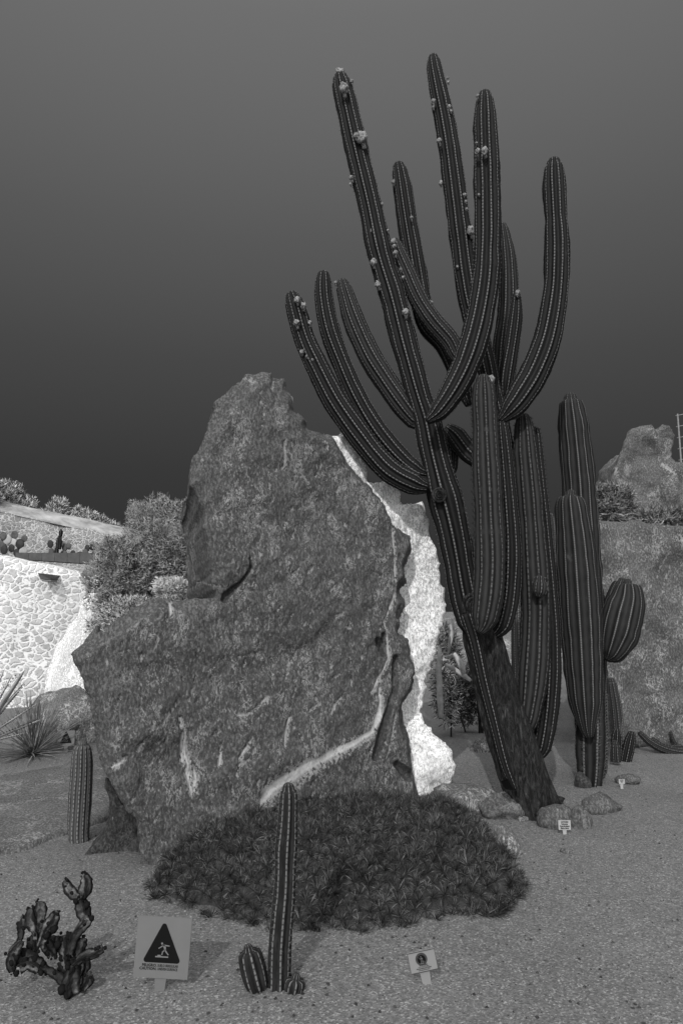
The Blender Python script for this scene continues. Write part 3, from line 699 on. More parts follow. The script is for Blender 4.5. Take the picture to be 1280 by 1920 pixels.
def bud(parent, px, py, Y, r=5, dark=False):
    """woolly flower bud or fruit with a short drooping stalk"""
    p = at(px, py, Y); rg = random.Random(int(px*31+py)); R = rm(r, p)*rg.uniform(.75, .95); el_ = rg.uniform(.9, 1.35)
    bm = bmesh.new(); bmesh.ops.create_icosphere(bm, subdivisions=3, radius=1)
    V = []; 
    for v in bm.verts:
        q = v.co*(1+.45*noise.noise(v.co*2.2+Vector((px, 0, 0)))+.28*noise.noise(v.co*6)); V.append(p+Vector((q.x*R, q.y*R, q.z*R*el_)))
    Fc = [tuple(v.index for v in f.verts) for f in bm.faces]; mb = MB(); mb.add(V, Fc)
    mb2 = MB(); e = p+Vector((R*rg.uniform(.2, .6), R*.8, -R*1.9)); tube(mb2, [(p.x, p.y, p.z-R*.6, R*.55), (*(p.lerp(e, .6)), R*.45), (*e, R*.5)], 7)
    mb.add(mb2.V, mb2.F)
    mb.build('flower_bud', MAT['bud'], parent)
sid = [0]
def arm(parent, pts, Y, nr=10, mat='cactus', name='branch', dep=.24, sp=.042, sl=.016, per=3, sm='spine_pale', buds=(), tip=True, taper=.12, ring=.03, wob=.05, rot=None, label=None, s1=9e9, wdt=.0016):
    sid[0] += 1; P = pxline(pts, Y)
    V, Fc, UV, info = stem_mesh(P, nr, dep, tip=tip, seed=sid[0], base_taper=taper, ring=ring, wob=wob, rot=sid[0]*.37 if rot is None else rot, twist=.02*((sid[0] % 3)-1))
    nf, nv = len(Fc), len(V)
    if sl:
        v, f = spines_mesh(info, sp, sl, per, wdt, sid[0], .1, s1)
        if v: V = np.vstack([V, np.array(v)]); Fc = Fc+[tuple(i+nv for i in q) for q in f]; UV = UV+[(.5, 0)]*(3*len(f))
    o = mesh(name, V, Fc, MAT[mat], parent, uv=UV); o.data.materials.append(MAT[sm])
    if len(Fc) > nf:
        mi = np.zeros(len(Fc), 'i'); mi[nf:] = 1; o.data.polygons.foreach_set('material_index', mi)
    if label: o['label'] = label
    for b in buds:
        bud(o, b[0], b[1], Y-(b[3] if len(b) > 3 else .08), b[2])
    return o
# main upright: green trunk carrying the tall left arm
arm(big, [(890,1190,30),(872,1120,30),(861,1060,29),(850,1000,31),(833,930,33),(815,860,28),(800,790,26),(783,735,24),(757,640,25),(737,560,25),(713,480,24),(694,390,23),(675,310,22),(659,240,22),(646,180,20),(636,138,15)], GY,
    nr=10, buds=[(637,137,11,.0),(645,166,10,.16),(659,152,4),(679,258,10,.14),(667,254,5,.14),(659,333,5),(697,433,4),(700,492,6),(708,533,6),(760,585,7,.14),(716,382,3),(727,432,3),(657,345,3)], ring=.035, s1=8, sl=.02)
# left sweep of arms
arm(big, [(800,915,20),(776,908,21),(727,880,23),(680,826,23),(632,759,23),(597,693,22),(573,640,21),(557,586,19),(545,547,14)], GY-.15, buds=[(557,562,6,.12),(569,573,6,.12),(556,605,7,.12),(581,605,5),(566,660,5),(586,675,4),(575,668,3)])
arm(big, [(800,890,16),(778,882,18),(745,855,21),(706,808,21),(669,746,20),(640,680,19),(618,620,19),(607,560,18),(606,508,14)], GY+.0, nr=9)
arm(big, [(800,800,15),(778,788,18),(754,759,21),(717,706,22),(690,662,21),(664,603,20),(650,560,17),(640,523,12)], GY+.05, mat='cactus_b', buds=[(629,530,4,.05)])
# right and upper arms
arm(big, [(890,690,17),(860,668,17),(844,640,18),(812,603,18),(785,562,18),(764,515,17),(748,478,15),(739,447,9)], GY+.0, mat='cactus_b', buds=[(737,453,6,.12),(741,474,5,.12),(751,505,4,.12),(755,520,3,.12),(739,462,4,.12)])
arm(big, [(880,760,15),(860,705,17),(835,650,19),(802,610,20),(788,560,20),(776,490,20),(763,412,19),(754,351,18),(746,304,12)], GY+.3, buds=[(737,341,4),(771,408,4,.14),(808,568,5)])
arm(big, [(800,790,13),(822,772,19),(852,728,25),(878,672,27),(897,605,27),(909,535,26),(913,460,25),(913,380,25),(911,300,24),(909,230,22),(908,170,13)], GY-.35, nr=10, buds=[(895,180,4),(895,284,5,.14),(908,283,7,.16),(897,365,3),(893,268,3)])
arm(big, [(925,760,15),(915,700,18),(900,640,20),(885,583,21),(873,517,22),(862,430,22),(851,342,21),(839,255,20),(824,180,18),(814,130,15),(811,102,10)], GY+.25, nr=9, buds=[(812,190,5,.1),(812,201,3,.1),(842,200,4,.1),(845,208,3,.1),(823,264,6,.12),(839,146,3),(840,154,3),(826,343,4),(870,366,4),(873,378,3),(874,392,3),(883,432,9,.12),(857,500,3)])
arm(big, [(935,790,12),(946,780,17),(970,752,25),(1000,702,27),(1024,640,26),(1039,560,24),(1043,490,24),(1042,430,22),(1041,412,20),(1040,390,21),(1038,340,21),(1037,296,14)], GY-.1, nr=10, wob=.02)
arm(big, [(935,790,12),(938,730,19),(945,650,21),(952,580,20),(952,510,18),(948,460,14),(942,418,7)], GY+.5, nr=9, mat='cactus_b')
arm(big, [(945,745,13),(950,700,16),(960,640,15),(966,590,13),(968,548,8)], GY+.4, nr=8, buds=[(970,548,5),(969,553,3)])
# second trunk to the right carrying those arms
arm(big, [(905,1185,16),(925,1120,22),(938,1050,22),(945,980,21),(947,900,20),(942,830,19),(930,760,17),(915,700,15),(905,650,12)], GY+.3, nr=10, sm='spine_dark', tip=False, sl=.018)
arm(big, [(835,800,16),(852,815,19),(880,850,19),(905,860,17),(925,830,16),(930,790,12)], GY+.15, nr=8, mat='cactus_b', sm='spine_pale')
arm(big, [(835,900,10),(845,880,12),(846,845,12),(840,815,9)], GY+.25, nr=8, mat='cactus_b')
# lower front columns
arm(big, [(897,1186,16),(905,1170,24),(914,1120,29),(918,1050,30),(915,970,28),(911,880,27),(908,800,25),(906,745,23),(905,702,15)], GY-.38, nr=9, mat='cactus_thorny', sm='spine_dark', sl=.026, per=4, sp=.05, buds=[(920,711,8,.0)], label='broad front column without arms', wdt=.0022)
arm(big, [(922,1195,14),(940,1170,21),(952,1110,22),(955,1030,21),(951,950,19),(944,860,17),(938,790,13)], GY-.1, nr=9, sm='spine_dark', sl=.024, per=4, wdt=.002)
arm(big, [(975,1380,15),(988,1345,23),(998,1270,28),(1003,1180,29),(1002,1100,28),(997,1010,26),(991,930,25),(984,850,23),(980,775,15)], GY+.1, nr=9, mat='cactus_thorny', sm='spine_dark', sl=.026, per=4, sp=.05, wdt=.0022)
arm(big, [(1003,1425,12),(1015,1400,17),(1026,1330,20),(1031,1250,20),(1030,1170,19),(1024,1080,18),(1015,980,17),(1007,890,15),(1000,800,11)], GY+.25, nr=9, sm='spine_dark', sl=.024, per=4, wdt=.002)
arm(big, [(1008,1120,10),(1011,1105,15),(1012,1078,12)], GY-.1, nr=8, mat='cactus_b', taper=.03, ring=.01, name='side_shoot')
arm(big, [(868,1092,9),(878,1065,10),(882,1040,5)], GY+.1, nr=7, mat='cactus_b', taper=.03, ring=.01, name='side_shoot', sl=0)
# long thin rib clinging to the trunk, healed scars
arm(big, [(965,1480,7),(945,1430,9),(925,1350,10),(905,1270,11),(890,1200,12),(875,1150,13)], GY-.24, nr=5, mat='cactus', name='trunk_rib', tip=False, sl=.02, sm='spine_dark', dep=.3)
def scar(px, py, Y, r):
    mb = MB(); c = at(px, py, Y)
    for k, q in enumerate((1, .68, .36)):
        R = rm(r*q, c); P = [(c.x+R*math.cos(a), c.y-.008*k, c.z+R*math.sin(a)*1.05, R*.17+.002) for a in np.linspace(0, 6.28, 22)]
        tube(mb, P, 6)
    R = rm(r, c); n = 18; mb.add([(c.x, c.y-.012, c.z)]+[(c.x+R*math.cos(a), c.y+.004, c.z+R*math.sin(a)) for a in np.linspace(0, 6.283, n, endpoint=False)], [(0, 1+i, 1+(i+1) % n) for i in range(n)])
    mb.build('scar', MAT['bark'], big)
scar(823, 928, GY-.17, 12); scar(888, 1135, GY-.22, 20); scar(792, 905, GY-.14, 10)
# black plaque hung on the trunk
hp = empty('trunk_plaque', at(952, 1470, 5.42), 'small black plaque fixed low on the giant cactus trunk', 'plaque')
q = [at(938, 1465, 5.44), at(950, 1460, 5.40), at(962, 1482, 5.40), at(947, 1480, 5.44)]
mb = MB(); mb.add([tuple(p) for p in q]+[tuple(p+Vector((.01, .02, 0))) for p in q], [(0, 3, 2, 1), (4, 5, 6, 7), (0, 1, 5, 4), (1, 2, 6, 5), (2, 3, 7, 6), (3, 0, 4, 7)])
mb.build('plate', MAT['ink'], hp, smooth=False)
# ================================================================== SECOND CACTUS (smooth columns)
SY = 6.85; sb = gnd(1105, 1467)
sec = empty('column_cactus', (sb.x, SY, 0), 'smooth thick columnar cactus with fine pale rib lines and a swollen side arm', 'cactus')
arm(sec, [(1112,1470,20),(1112,1400,28),(1105,1300,32),(1100,1200,34),(1094,1100,35),(1089,1000,33),(1083,900,31),(1076,820,29),(1070,765,24),(1068,736,13)], SY+.15, nr=12, mat='cactus_smooth', dep=.13, sl=.008, sp=.03, per=2, wob=.02, label='tallest of the smooth columns')
arm(sec, [(1104,1382,14),(1100,1360,24),(1095,1290,33),(1090,1200,37),(1084,1110,38),(1078,1030,36),(1072,970,31),(1069,940,26),(1070,918,10)], SY-.3, nr=12, mat='cactus_smooth', dep=.13, sl=.008, sp=.03, per=2, wob=.02, taper=.3)
arm(sec, [(1136,1238,10),(1145,1225,24),(1158,1190,37),(1168,1150,37),(1175,1120,31),(1176,1097,22),(1175,1085,8)], SY-.2, nr=12, mat='cactus_smooth', dep=.14, sl=.006, sp=.03, per=2, wob=.01, taper=.05, ring=.02, label='swollen side arm')
arm(sec, [(1132,1200,10),(1142,1175,18),(1152,1135,22),(1162,1100,17),(1166,1083,7)], SY+.1, nr=11, mat='cactus_smooth', dep=.14, sl=0, wob=.01, taper=.05, ring=.02)
arm(sec, [(1045,1160,8),(1041,1130,13),(1040,1090,13),(1036,1060,9)], SY+.3, nr=9, mat='cactus_smooth', sl=0, taper=.05, ring=.02)
o = arm(sec, [(1104,1474,22),(1106,1430,26),(1106,1390,28),(1108,1340,26),(1112,1290,22)], SY-.12, nr=7, mat='cactus_b', dep=.4, sl=.06, sm='spine_pale', per=7, sp=.03, name='trunk', tip=False, taper=0, ring=.015, wdt=.0012)
# ================================================================== other cacti
def solo(label, pts, Y, name='column_cactus', cat='cactus', group=None, **k):
    b = at(pts[0][0], pts[0][1], Y); e = empty(name, (b.x, b.y, 0), label, cat, group)
    arm(e, pts, Y, name='stem', **k); return e
def gy(px, py): return gnd(px, py).y
solo('single grey ribbed column at the left edge of the big slab', [(150,1585,19),(148,1560,20),(151,1500,21),(154,1450,20),(155,1410,18),(156,1386,9)], gy(150, 1576), nr=13, mat='cactus_far', dep=.2, sl=.012, sp=.02, per=3, sm='spine_pale', taper=0, wob=.02, ring=.012, wdt=.001)
yb = gy(1160, 1425)
solo('short black ribbed cactus in the group of three by the rock face, leftmost and tallest', [(1156,1428,11),(1155,1395,11),(1156,1366,8)], yb+.05, nr=8, mat='cactus', sl=.02, taper=0, ring=.012)
solo('lower grey ribbed cactus in front of the tallest of the group of three', [(1153,1428,10),(1152,1410,10),(1152,1388,7)], yb-.2, nr=8, mat='cactus_b', sl=.02, taper=0, ring=.012)
solo('short black cactus leaning right, rightmost of the group of three', [(1172,1428,10),(1178,1400,11),(1184,1371,8)], yb, nr=8, mat='cactus', sl=.03, sm='spine_dark', taper=0, ring=.012)
solo('pale smooth post-like cactus right behind the spiny second trunk', [(1158,1390,12),(1153,1330,12),(1147,1290,10),(1144,1270,7)], yb+.5, nr=9, mat='cactus_far', sl=0, taper=0)
solo('tiny far column between the giant cactus and the smooth columns', [(1036,1100,9),(1034,1010,8),(1033,985,8),(1031,962,5)], 9.5, nr=8, mat='cactus_far', sl=0, taper=0)
solo('far grey column hidden behind the thorny columns', [(985,1420,12),(972,1300,12),(968,1100,11),(972,1000,8)], 8.8, nr=9, mat='cactus_far', sl=0, taper=0)
# creeping stems at the right edge
cs = empty('creeping_cactus', gnd(1240, 1400), 'creeping cactus stems lying on the gravel at the right edge', 'cactus')
for k, pts in enumerate(([(1198,1374,5),(1215,1390,7),(1240,1404,8),(1275,1412,8),(1320,1412,8)], [(1222,1385,4),(1245,1400,6),(1285,1404,7),(1330,1400,7)], [(1256,1372,3),(1262,1390,4),(1272,1402,5)])):
    arm(cs, pts, gy(1240, 1410)+k*.12, nr=7, mat='cactus_b', name='stem', sl=.02, per=3, taper=0, tip=False, ring=.02)
# small foreground cactus with two pups
FY = gy(525, 1862); fb_ = gnd(520, 1858)
fg = empty('young_cactus', (fb_.x, FY, 0), 'slim knobbly ribbed cactus with two round pups in the foreground', 'cactus')
arm(fg, [(522,1872,23),(524,1840,23),(525,1780,23),(529,1720,22),(534,1660,20),(536,1600,20),(539,1550,20),(541,1500,18),(540,1467,12)], FY, nr=8, mat='cactus_small', dep=.3, sl=.020, sp=.030, per=6, sm='spine_pale', name='stem', taper=0, ring=.009, wob=.12, wdt=.0007, rot=.15)
arm(fg, [(488,1862,12),(482,1845,22),(474,1815,24),(467,1785,20),(464,1770,9)], FY-.02, nr=8, mat='cactus_small', dep=.3, sl=.032, sp=.03, per=5, sm='spine_dark', name='pup', taper=0, ring=.008, wob=.06, wdt=.0007, rot=.3)
arm(fg, [(549,1868,12),(551,1852,19),(554,1838,18),(556,1824,9)], FY-.03, nr=9, mat='cactus_small', dep=.3, sl=.045, sp=.026, per=5, sm='spine_dark', name='pup', taper=0, ring=.006, wob=.05, wdt=.0008)
# ================================================================== dark succulent shrub
def shrub():
    A, B = gnd(285, 1660), gnd(985, 1655)
    e = empty('succulent_shrub', (0.0, 4.55, 0), 'wide low mound of dark needle-leaved rosettes in front of the big slab', 'shrub')
    # footprint outline on the ground, from the picture
    front = [(283,1668),(330,1705),(400,1712),(470,1735),(560,1750),(640,1738),(700,1745),(780,1725),(850,1712),(930,1712),(985,1668)]
    fx = np.array([gnd(*p) for p in front])
    def yfront(x): return np.interp(x, fx[:, 0], fx[:, 1])
    backp = [(300,1640),(360,1560),(420,1540),(600,1530),(800,1530),(900,1570),(985,1655)]
    bx = np.array([gnd(*p) for p in backp])
    def yback(x): return np.interp(x, bx[:, 0], bx[:, 1])
    def hh(x, y):
        a, b = yfront(x), yback(x); 
        if b <= a+.02: return 0
        t = (y-a)/(b-a); 
        if t < 0 or t > 1: return 0
        side = min(1, (x-fx[0, 0])/.35, (fx[-1, 0]-x)/.35); side = max(side, 0)
        return (.20*side**.5)*min(1, t*2.2)**.6*min(1, (1-t)*4+.4)*(1+.35*noise.noise(Vector((x*3, y*3, 1))))+.02
    rg = random.Random(4); mb = MB(); cent = []
    nx, ny = 90, 50; V = []; Fc = []
    for j in range(ny+1):
        for i in range(nx+1):
            x = fx[0, 0]+.06+(fx[-1, 0]-fx[0, 0]-.12)*i/nx; a, b = yfront(x)+.05, max(yback(x), yfront(x)+.06); y = a+(b-a)*j/ny
            z = hh(x, y)*.75+.03*noise.noise(Vector((x*14, y*14, 0))) if 0 < j < ny and 0 < i < nx else -.03
            V.append((x, y, z))
    Fc = [(j*(nx+1)+i, j*(nx+1)+i+1, (j+1)*(nx+1)+i+1, (j+1)*(nx+1)+i) for j in range(ny) for i in range(nx)]
    mesh('mound', V, Fc, MAT['mound'], e)
    mats = {'leaf': MB(), 'leaf_mid': MB(), 'leaf_light': MB()}
    tries = 0; pts = []
    while len(pts) < 1050 and tries < 30000:
        tries += 1; x = rg.uniform(fx[0, 0], fx[-1, 0]); a, b = yfront(x), yback(x)
        if b-a < .03: continue
        y = a+(b-a)*rg.random()
        if any((x-p[0])**2+(y-p[1])**2 < .0024 for p in pts): continue
        pts.append((x, y))
    for _ in range(46):                         # stragglers creeping over the gravel
        x = rg.uniform(fx[0, 0]+.05, fx[-1, 0]-.03); pts.append((x, yfront(x)-rg.uniform(.0, .07)))
    for x, y in pts:
        z = hh(x, y); c = Vector((x, y, z)); R = rg.choice([rg.uniform(.04, .06), rg.uniform(.06, .085), rg.uniform(.05, .07)]); mbn = rg.random()
        ax = Vector((rg.uniform(-.3, .3), -.45+rg.uniform(-.3, .2), 1)).normalized()
        if y-yfront(x) < .12: ax = Vector((rg.uniform(-.4, .4), -1.0, .7)).normalized()
        u = ax.orthogonal().normalized(); v = ax.cross(u)
        for k in range(int(52+30*(R-.04)/.05)):
            a_ = k*2.39996+rg.uniform(-.2, .2); mbx = mats['leaf' if rg.random() < .45+.3*(mbn > .5) else ('leaf_mid' if rg.random() < .75 else 'leaf_light')]; el_ = rg.uniform(-.25, 1.2) if k > 12 else rg.uniform(.8, 1.45)
            d = (u*math.cos(a_)+v*math.sin(a_))*math.cos(el_)+ax*math.sin(el_); L = R*rg.uniform(.65, 1.1)
            side = d.cross(Vector((rg.uniform(-1, 1), rg.uniform(-1, 1), rg.uniform(-1, 1)))).normalized()*rg.uniform(.0011, .0020); p = c+d*R*.06
            m_ = p+d*L*.5+Vector((0, 0, .004)); tipp = p+d*L; nn = side.cross(d)*.5
            mbx.add([p-side*.5, p+side*.5, m_+side, tipp, m_-side, m_+nn], [(0, 1, 2, 5), (2, 3, 5), (3, 4, 5), (4, 0, 5)])
    mats['leaf'].build('leaf_rosettes', MAT['leaf'], e, smooth=False)
    mats['leaf_light'].build('leaf_rosettes', MAT['leaf_light'], e, smooth=False)
    mats['leaf_mid'].build('leaf_rosettes', MAT['leaf_mid'], e, smooth=False)
shrub()
# ================================================================== euphorbia at the left
def euphorbia():
    Y0 = gy(150, 1862); g = gnd(150, 1860)
    e = empty('candelabra_succulent', (g.x, Y0, 0), 'dark knobbly branching succulent with winged stems at the lower left', 'succulent')
    segs = [[(158,1639,4),(162,1650,8),(160,1668,9),(153,1684,5)], [(122,1652,5),(129,1668,8),(140,1680,8),(151,1686,4)], [(149,1688,6),(154,1700,10),(158,1714,9),(163,1730,6)],
            [(165,1722,8),(158,1732,8),(148,1742,8),(139,1757,8),(128,1788,6)], [(107,1708,5),(102,1722,10),(92,1738,11),(84,1755,8),(76,1776,6)], [(76,1690,5),(77,1703,9),(77,1716,8),(75,1735,8),(72,1752,5)],
            [(59,1703,5),(59,1716,9),(61,1730,9),(66,1745,5),(67,1760,4)], [(42,1718,3),(42,1728,6),(40,1742,6),(36,1768,4)], [(23,1823,3),(22,1808,8),(24,1792,9),(32,1778,9),(42,1764,5)],
            [(20,1785,7),(35,1788,11),(55,1797,12),(75,1808,11),(90,1818,6),(108,1828,6),(124,1846,8),(134,1861,9)], [(107,1755,4),(103,1765,9),(101,1778,8),(103,1790,4)],
            [(122,1753,7),(124,1768,11),(123,1785,9),(124,1800,8),(130,1828,6)], [(157,1760,5),(152,1773,8),(148,1790,7),(142,1810,6),(138,1835,6)], [(192,1779,6),(183,1784,6),(172,1790,7),(156,1794,7),(140,1808,6)],
            [(167,1825,6),(165,1836,9),(160,1848,6),(152,1858,6)], [(178,1842,6),(170,1849,5),(156,1858,6)], [(134,1862,12),(133,1845,13),(137,1825,10),(140,1808,9)], [(60,1795,6),(64,1780,9),(62,1765,8),(68,1755,4)],
            [(40,1812,10),(55,1806,8),(75,1812,9)], [(135,1825,6),(124,1815,9),(118,1800,8)], [(150,1830,6),(158,1812,8),(160,1800,6)], [(150,1862,6),(158,1866,5)], [(100,1790,6),(90,1775,8),(84,1765,6)]]
    rg = random.Random(8)
    for i, sg in enumerate(segs):
        Y = Y0+rg.uniform(-.07, .09); P = pxline(sg, Y); P = [(x, y, z, r*1.4) for x, y, z, r in P]; V, Fc, UV, info = stem_mesh(P, 3 if i % 2 else 4, .62, per=8, tip=False, seed=i+50, ring=.005, wob=.25, rot=rg.random()*3, sharp=True)
        st = mesh('stem', V, Fc, MAT['euph'], e, uv=UV); tb = MB()
        V = [Vector(v)+Vector((noise.noise(Vector(v)*70), noise.noise(Vector(v)*70+Vector((9, 0, 0))), noise.noise(Vector(v)*60)))*.006 for v in V]
        st.data.vertices.foreach_set('co', (np.array(V)-np.array(wloc(e))).ravel())
        for _ in range(9):
            j = 0 if rg.random() < .35 else rg.randrange(len(P)); x, y, z, r = P[j]
            if z < .05: continue
            bm = bmesh.new(); bmesh.ops.create_icosphere(bm, subdivisions=2, radius=r*rg.uniform(.28, .5)); a = rg.random()*6.28
            o_ = Vector((x+r*.8*math.cos(a), y-.3*r, z+r*.8*math.sin(a)))
            tb.add([v.co*(1+.3*noise.noise(v.co*120))+o_ for v in bm.verts], [tuple(v.index for v in f.verts) for f in bm.faces]); bm.free()
        if tb.V: tb.build('knob', MAT['euph_tip'], st)
euphorbia()
# ================================================================== rosettes at the left
def agave():
    g = gnd(-70, 1440); e = empty('agave', (g.x, g.y+.3, 0), 'large pale agave with black toothed edges cut by the left edge', 'agave')
    c = Vector((at(-55, 1400, g.y+.3).x, g.y+.3, .15)); rg = random.Random(2)
    tips = [(8,1249),(42,1254),(52,1275),(40,1290),(72,1318),(80,1345),(-20,1230),(-60,1225),(-110,1260),(-150,1330),(60,1372),(-160,1400),(20,1262)]
    for px, py in tips:
        t = at(px, py, c.y+rg.uniform(-.5, .1)); d = t-c; L = d.length
        mb = MB(); blade(mb, c+Vector((rg.uniform(-.04, .04), rg.uniform(-.04, .04), 0)), d, L, .055, 0, thick=.35, n=10, prof=lambda t: (1-t)**.55*(.6+.9*t)); lf = mb.build('leaf', MAT['agave'], e)
        me = MB(); dn = d.normalized(); sd_ = dn.cross(Vector((0, 0, 1))).normalized()
        for s in (-1, 1):
            for k in range(3, 24):
                tt = k/25; w = .055*(1-tt)**.55*(.6+.9*tt); p = c+dn*L*tt+sd_*s*w
                me.add([p-dn*.012, p+dn*.012, p+sd_*s*.016, p+Vector((0, 0, .012))], [(0, 1, 2), (0, 2, 3), (1, 3, 2), (0, 3, 1)])
        me.build('teeth', MAT['agave_edge'], lf, smooth=False)
agave()
def rosette(px, py, label, R, n, mat, Y=None, w=.008, seed=0, name='yucca', lo=-.1):
    g = gnd(px, py) if Y is None else at(px, py, Y); e = empty(name, tuple(g), label, name.replace('_', ' ')); rg = random.Random(seed); mb = MB()
    for k in range(n):
        a = rg.uniform(0, 6.283); el_ = rg.uniform(lo+.15, 1.5)**1; d = Vector((math.cos(a)*math.cos(el_), math.sin(a)*math.cos(el_), math.sin(el_)))
        blade(mb, g+Vector((rg.uniform(-.03, .03), rg.uniform(-.03, .03), .02)), d, R*rg.uniform(.75, 1.08), w*rg.uniform(.7, 1.2), -.12*math.cos(el_), thick=.4, n=4)
    mb.build('leaves', MAT[mat], e); return e
rosette(62, 1417, 'spiky rosette of narrow grey leaves left of the distant warning sign', .74, 170, 'yucca', w=.012, seed=3, name='yucca')
# ================================================================== SIGNS
def text(body, size, parent, mat, M_, bold=0, name='lettering', align='CENTER'):
    cu = bpy.data.curves.new('txt', 'FONT'); cu.body = body; cu.size = size; cu.align_x = align; cu.align_y = 'CENTER'; cu.offset = bold; cu.resolution_u = 2
    ob = bpy.data.objects.new('txt', cu); COL.objects.link(ob); dg = bpy.context.evaluated_depsgraph_get(); dg.update()
    me = bpy.data.meshes.new_from_object(ob.evaluated_get(dg)); bpy.data.objects.remove(ob)
    V = [M_ @ v.co for v in me.vertices]; Fc = [tuple(p.vertices) for p in me.polygons]
    return mesh(name, V, Fc, mat, parent, smooth=False)
def sign(name, label, base, W_, H_, post, postw, tiltx=0, roll=0, yaw=0, mat='board', group=None, thick=.006, borderless=True):
    """board on a stake; returns parent and a matrix that maps board (x right, y up, z out) to world"""
    e = empty(name, tuple(base), label, 'sign', group)
    R_ = Matrix.Rotation(yaw, 4, 'Z') @ Matrix.Rotation(math.pi/2-tiltx, 4, 'X') @ Matrix.Rotation(roll, 4, 'Z')
    Mx = Matrix.Translation(Vector(base)+Vector((0, 0, 0))) @ R_
    def b3(mb, x0, y0, x1, y1, z0, z1, xt0=None, xt1=None):
        xt0 = x0 if xt0 is None else xt0; xt1 = x1 if xt1 is None else xt1
        P = [(x0, y0, z0), (x1, y0, z0), (xt1, y1, z0), (xt0, y1, z0), (x0, y0, z1), (x1, y0, z1), (xt1, y1, z1), (xt0, y1, z1)]
        mb.add([Mx @ Vector(p) for p in P], [(0, 3, 2, 1), (4, 5, 6, 7), (0, 1, 5, 4), (1, 2, 6, 5), (2, 3, 7, 6), (3, 0, 4, 7)])
    mb = MB(); b3(mb, -W_/2, post, W_/2, post+H_, -thick, 0); mb.build('board', MAT[mat], e, smooth=False)
    mb = MB(); b3(mb, -postw*.32, -.05, postw*.32, post+.02, -thick*2-.001, -thick-.0005, -postw*.5, postw*.5); mb.build('stake', MAT[mat], e, smooth=False)
    return e, Mx, b3
def poly(e, Mx, pts, z, mat, name, th=.0015, parent=None):
    n = len(pts); V = [Mx @ Vector((x, y, z)) for x, y in pts]+[Mx @ Vector((x, y, z-th)) for x, y in pts]
    Fc = [tuple(range(n)), tuple(range(2*n-1, n-1, -1))]+[(i, n+i, n+(i+1) % n, (i+1) % n) for i in range(n)]
    return mesh(name, V, Fc, MAT[mat], parent or e, smooth=False)
def rtri(cx, cy, w, h, r):
    P = [(cx-w/2+r, cy-h/2+r), (cx+w/2-r, cy-h/2+r), (cx, cy+h/2-r)]; o = []
    for (x, y), a0, a1 in ((P[0], 150, 270), (P[1], 270, 390), (P[2], 30, 150)):
        for k in range(7): a = math.radians(a0+(a1-a0)*k/6); o.append((x+r*math.cos(a), y+r*math.sin(a)))
    return o
def strip(p, w):
    o, q = [], []
    for i, (x, y) in enumerate(p):
        a = p[max(0, i-1)]; b = p[min(len(p)-1, i+1)]; dx, dy = b[0]-a[0], b[1]-a[1]; l = math.hypot(dx, dy); ww = w[i] if isinstance(w, (list, tuple)) else w
        o.append((x-dy/l*ww, y+dx/l*ww)); q.append((x+dy/l*ww, y-dx/l*ww))
    return q+o[::-1]
def warning(base, W_, H_, post, postw, label, tilt, roll, yaw=0, words=True):
    e, Mx, b3 = sign('warning_sign', label, base, W_, H_, post, postw, tilt, roll, yaw)
    k = W_/100.; cy = post+H_*.575
    tr = poly(e, Mx, rtri(0, cy, 66*k, 67*k, 4.5*k), .0022, 'ink', 'triangle')
    def fp(pts, nm='pictogram'): poly(e, Mx, [(x*k, cy+y*k) for x, y in pts], .0046, 'figure', nm)
    ox, oy = 0, -13
    P = MB()
    def sub(pts):
        n = len(pts); P.add([Mx @ Vector(((x+ox)*k, cy+(y+oy)*k, .0046)) for x, y in pts]+[Mx @ Vector(((x+ox)*k, cy+(y+oy)*k, .0026)) for x, y in pts],
            [tuple(range(n)), tuple(range(2*n-1, n-1, -1))]+[(i, n+i, n+(i+1) % n, (i+1) % n) for i in range(n)])
    sub([(-12, -11), (12, -11), (12, -9), (-2, -9), (-2, -7), (-8, -7), (-8, -9), (-12, -9)])       # stepped floor
    sub(strip([(0, -6.8), (0.5, -2), (4.5, 2)], 1.0)); sub(strip([(12, -6.5), (7, -1), (5, 2.5)], [.8, 1.1, 1.3]))
    sub(strip([(5, 1.5), (4.5, 6), (1.5, 9.8)], [1.8, 1.9, 1.9])); sub(strip([(-7, 4), (-3, 6.6), (1, 9)], [.7, .8, 1.1])); sub(strip([(1.5, 9.6), (8, 9.3), (13, 8.8)], [1.2, .9, .6]))
    sub([(-1.2+1.9*math.cos(a), 12.6+1.9*math.sin(a)) for a in np.linspace(0, 6.28, 14, endpoint=False)])
    P.build('pictogram', MAT['figure'], e, smooth=False)
    if words:
        for j, (a, b) in enumerate((('PELIGRO.', 'SUELO IRREGULAR'), ('CAUTION.', 'UNEVEN SURFACE'))):
            y = post+H_*(.205-.055*j)
            text(a, 6.6*k, e, MAT['ink'], Mx @ Matrix.Translation((-8*k, y, .0012)), bold=.18*k, align='RIGHT').scale = (1, 1, 1)
            text(b, 6.2*k, e, MAT['ink'], Mx @ Matrix.Translation((-6.5*k, y, .0012)) @ Matrix.Scale(.72, 4, (1, 0, 0)), bold=.12*k, align='LEFT')
    return e
# big sign
g = gnd(296, 1867); Yg = g.y
tl, tr_, bl = at(256, 1714, Yg), at(357, 1717, Yg), at(247, 1829, Yg)
W1 = (tr_-tl).length; H1 = (tl-bl).length; post1 = at(300, 1832, Yg).z
warning((g.x+.004, g.y, 0), W1, H1, post1-.005, .052, 'large square warning sign with a black triangle and running figure, in the left foreground', .0, math.radians(-3.0), 0)
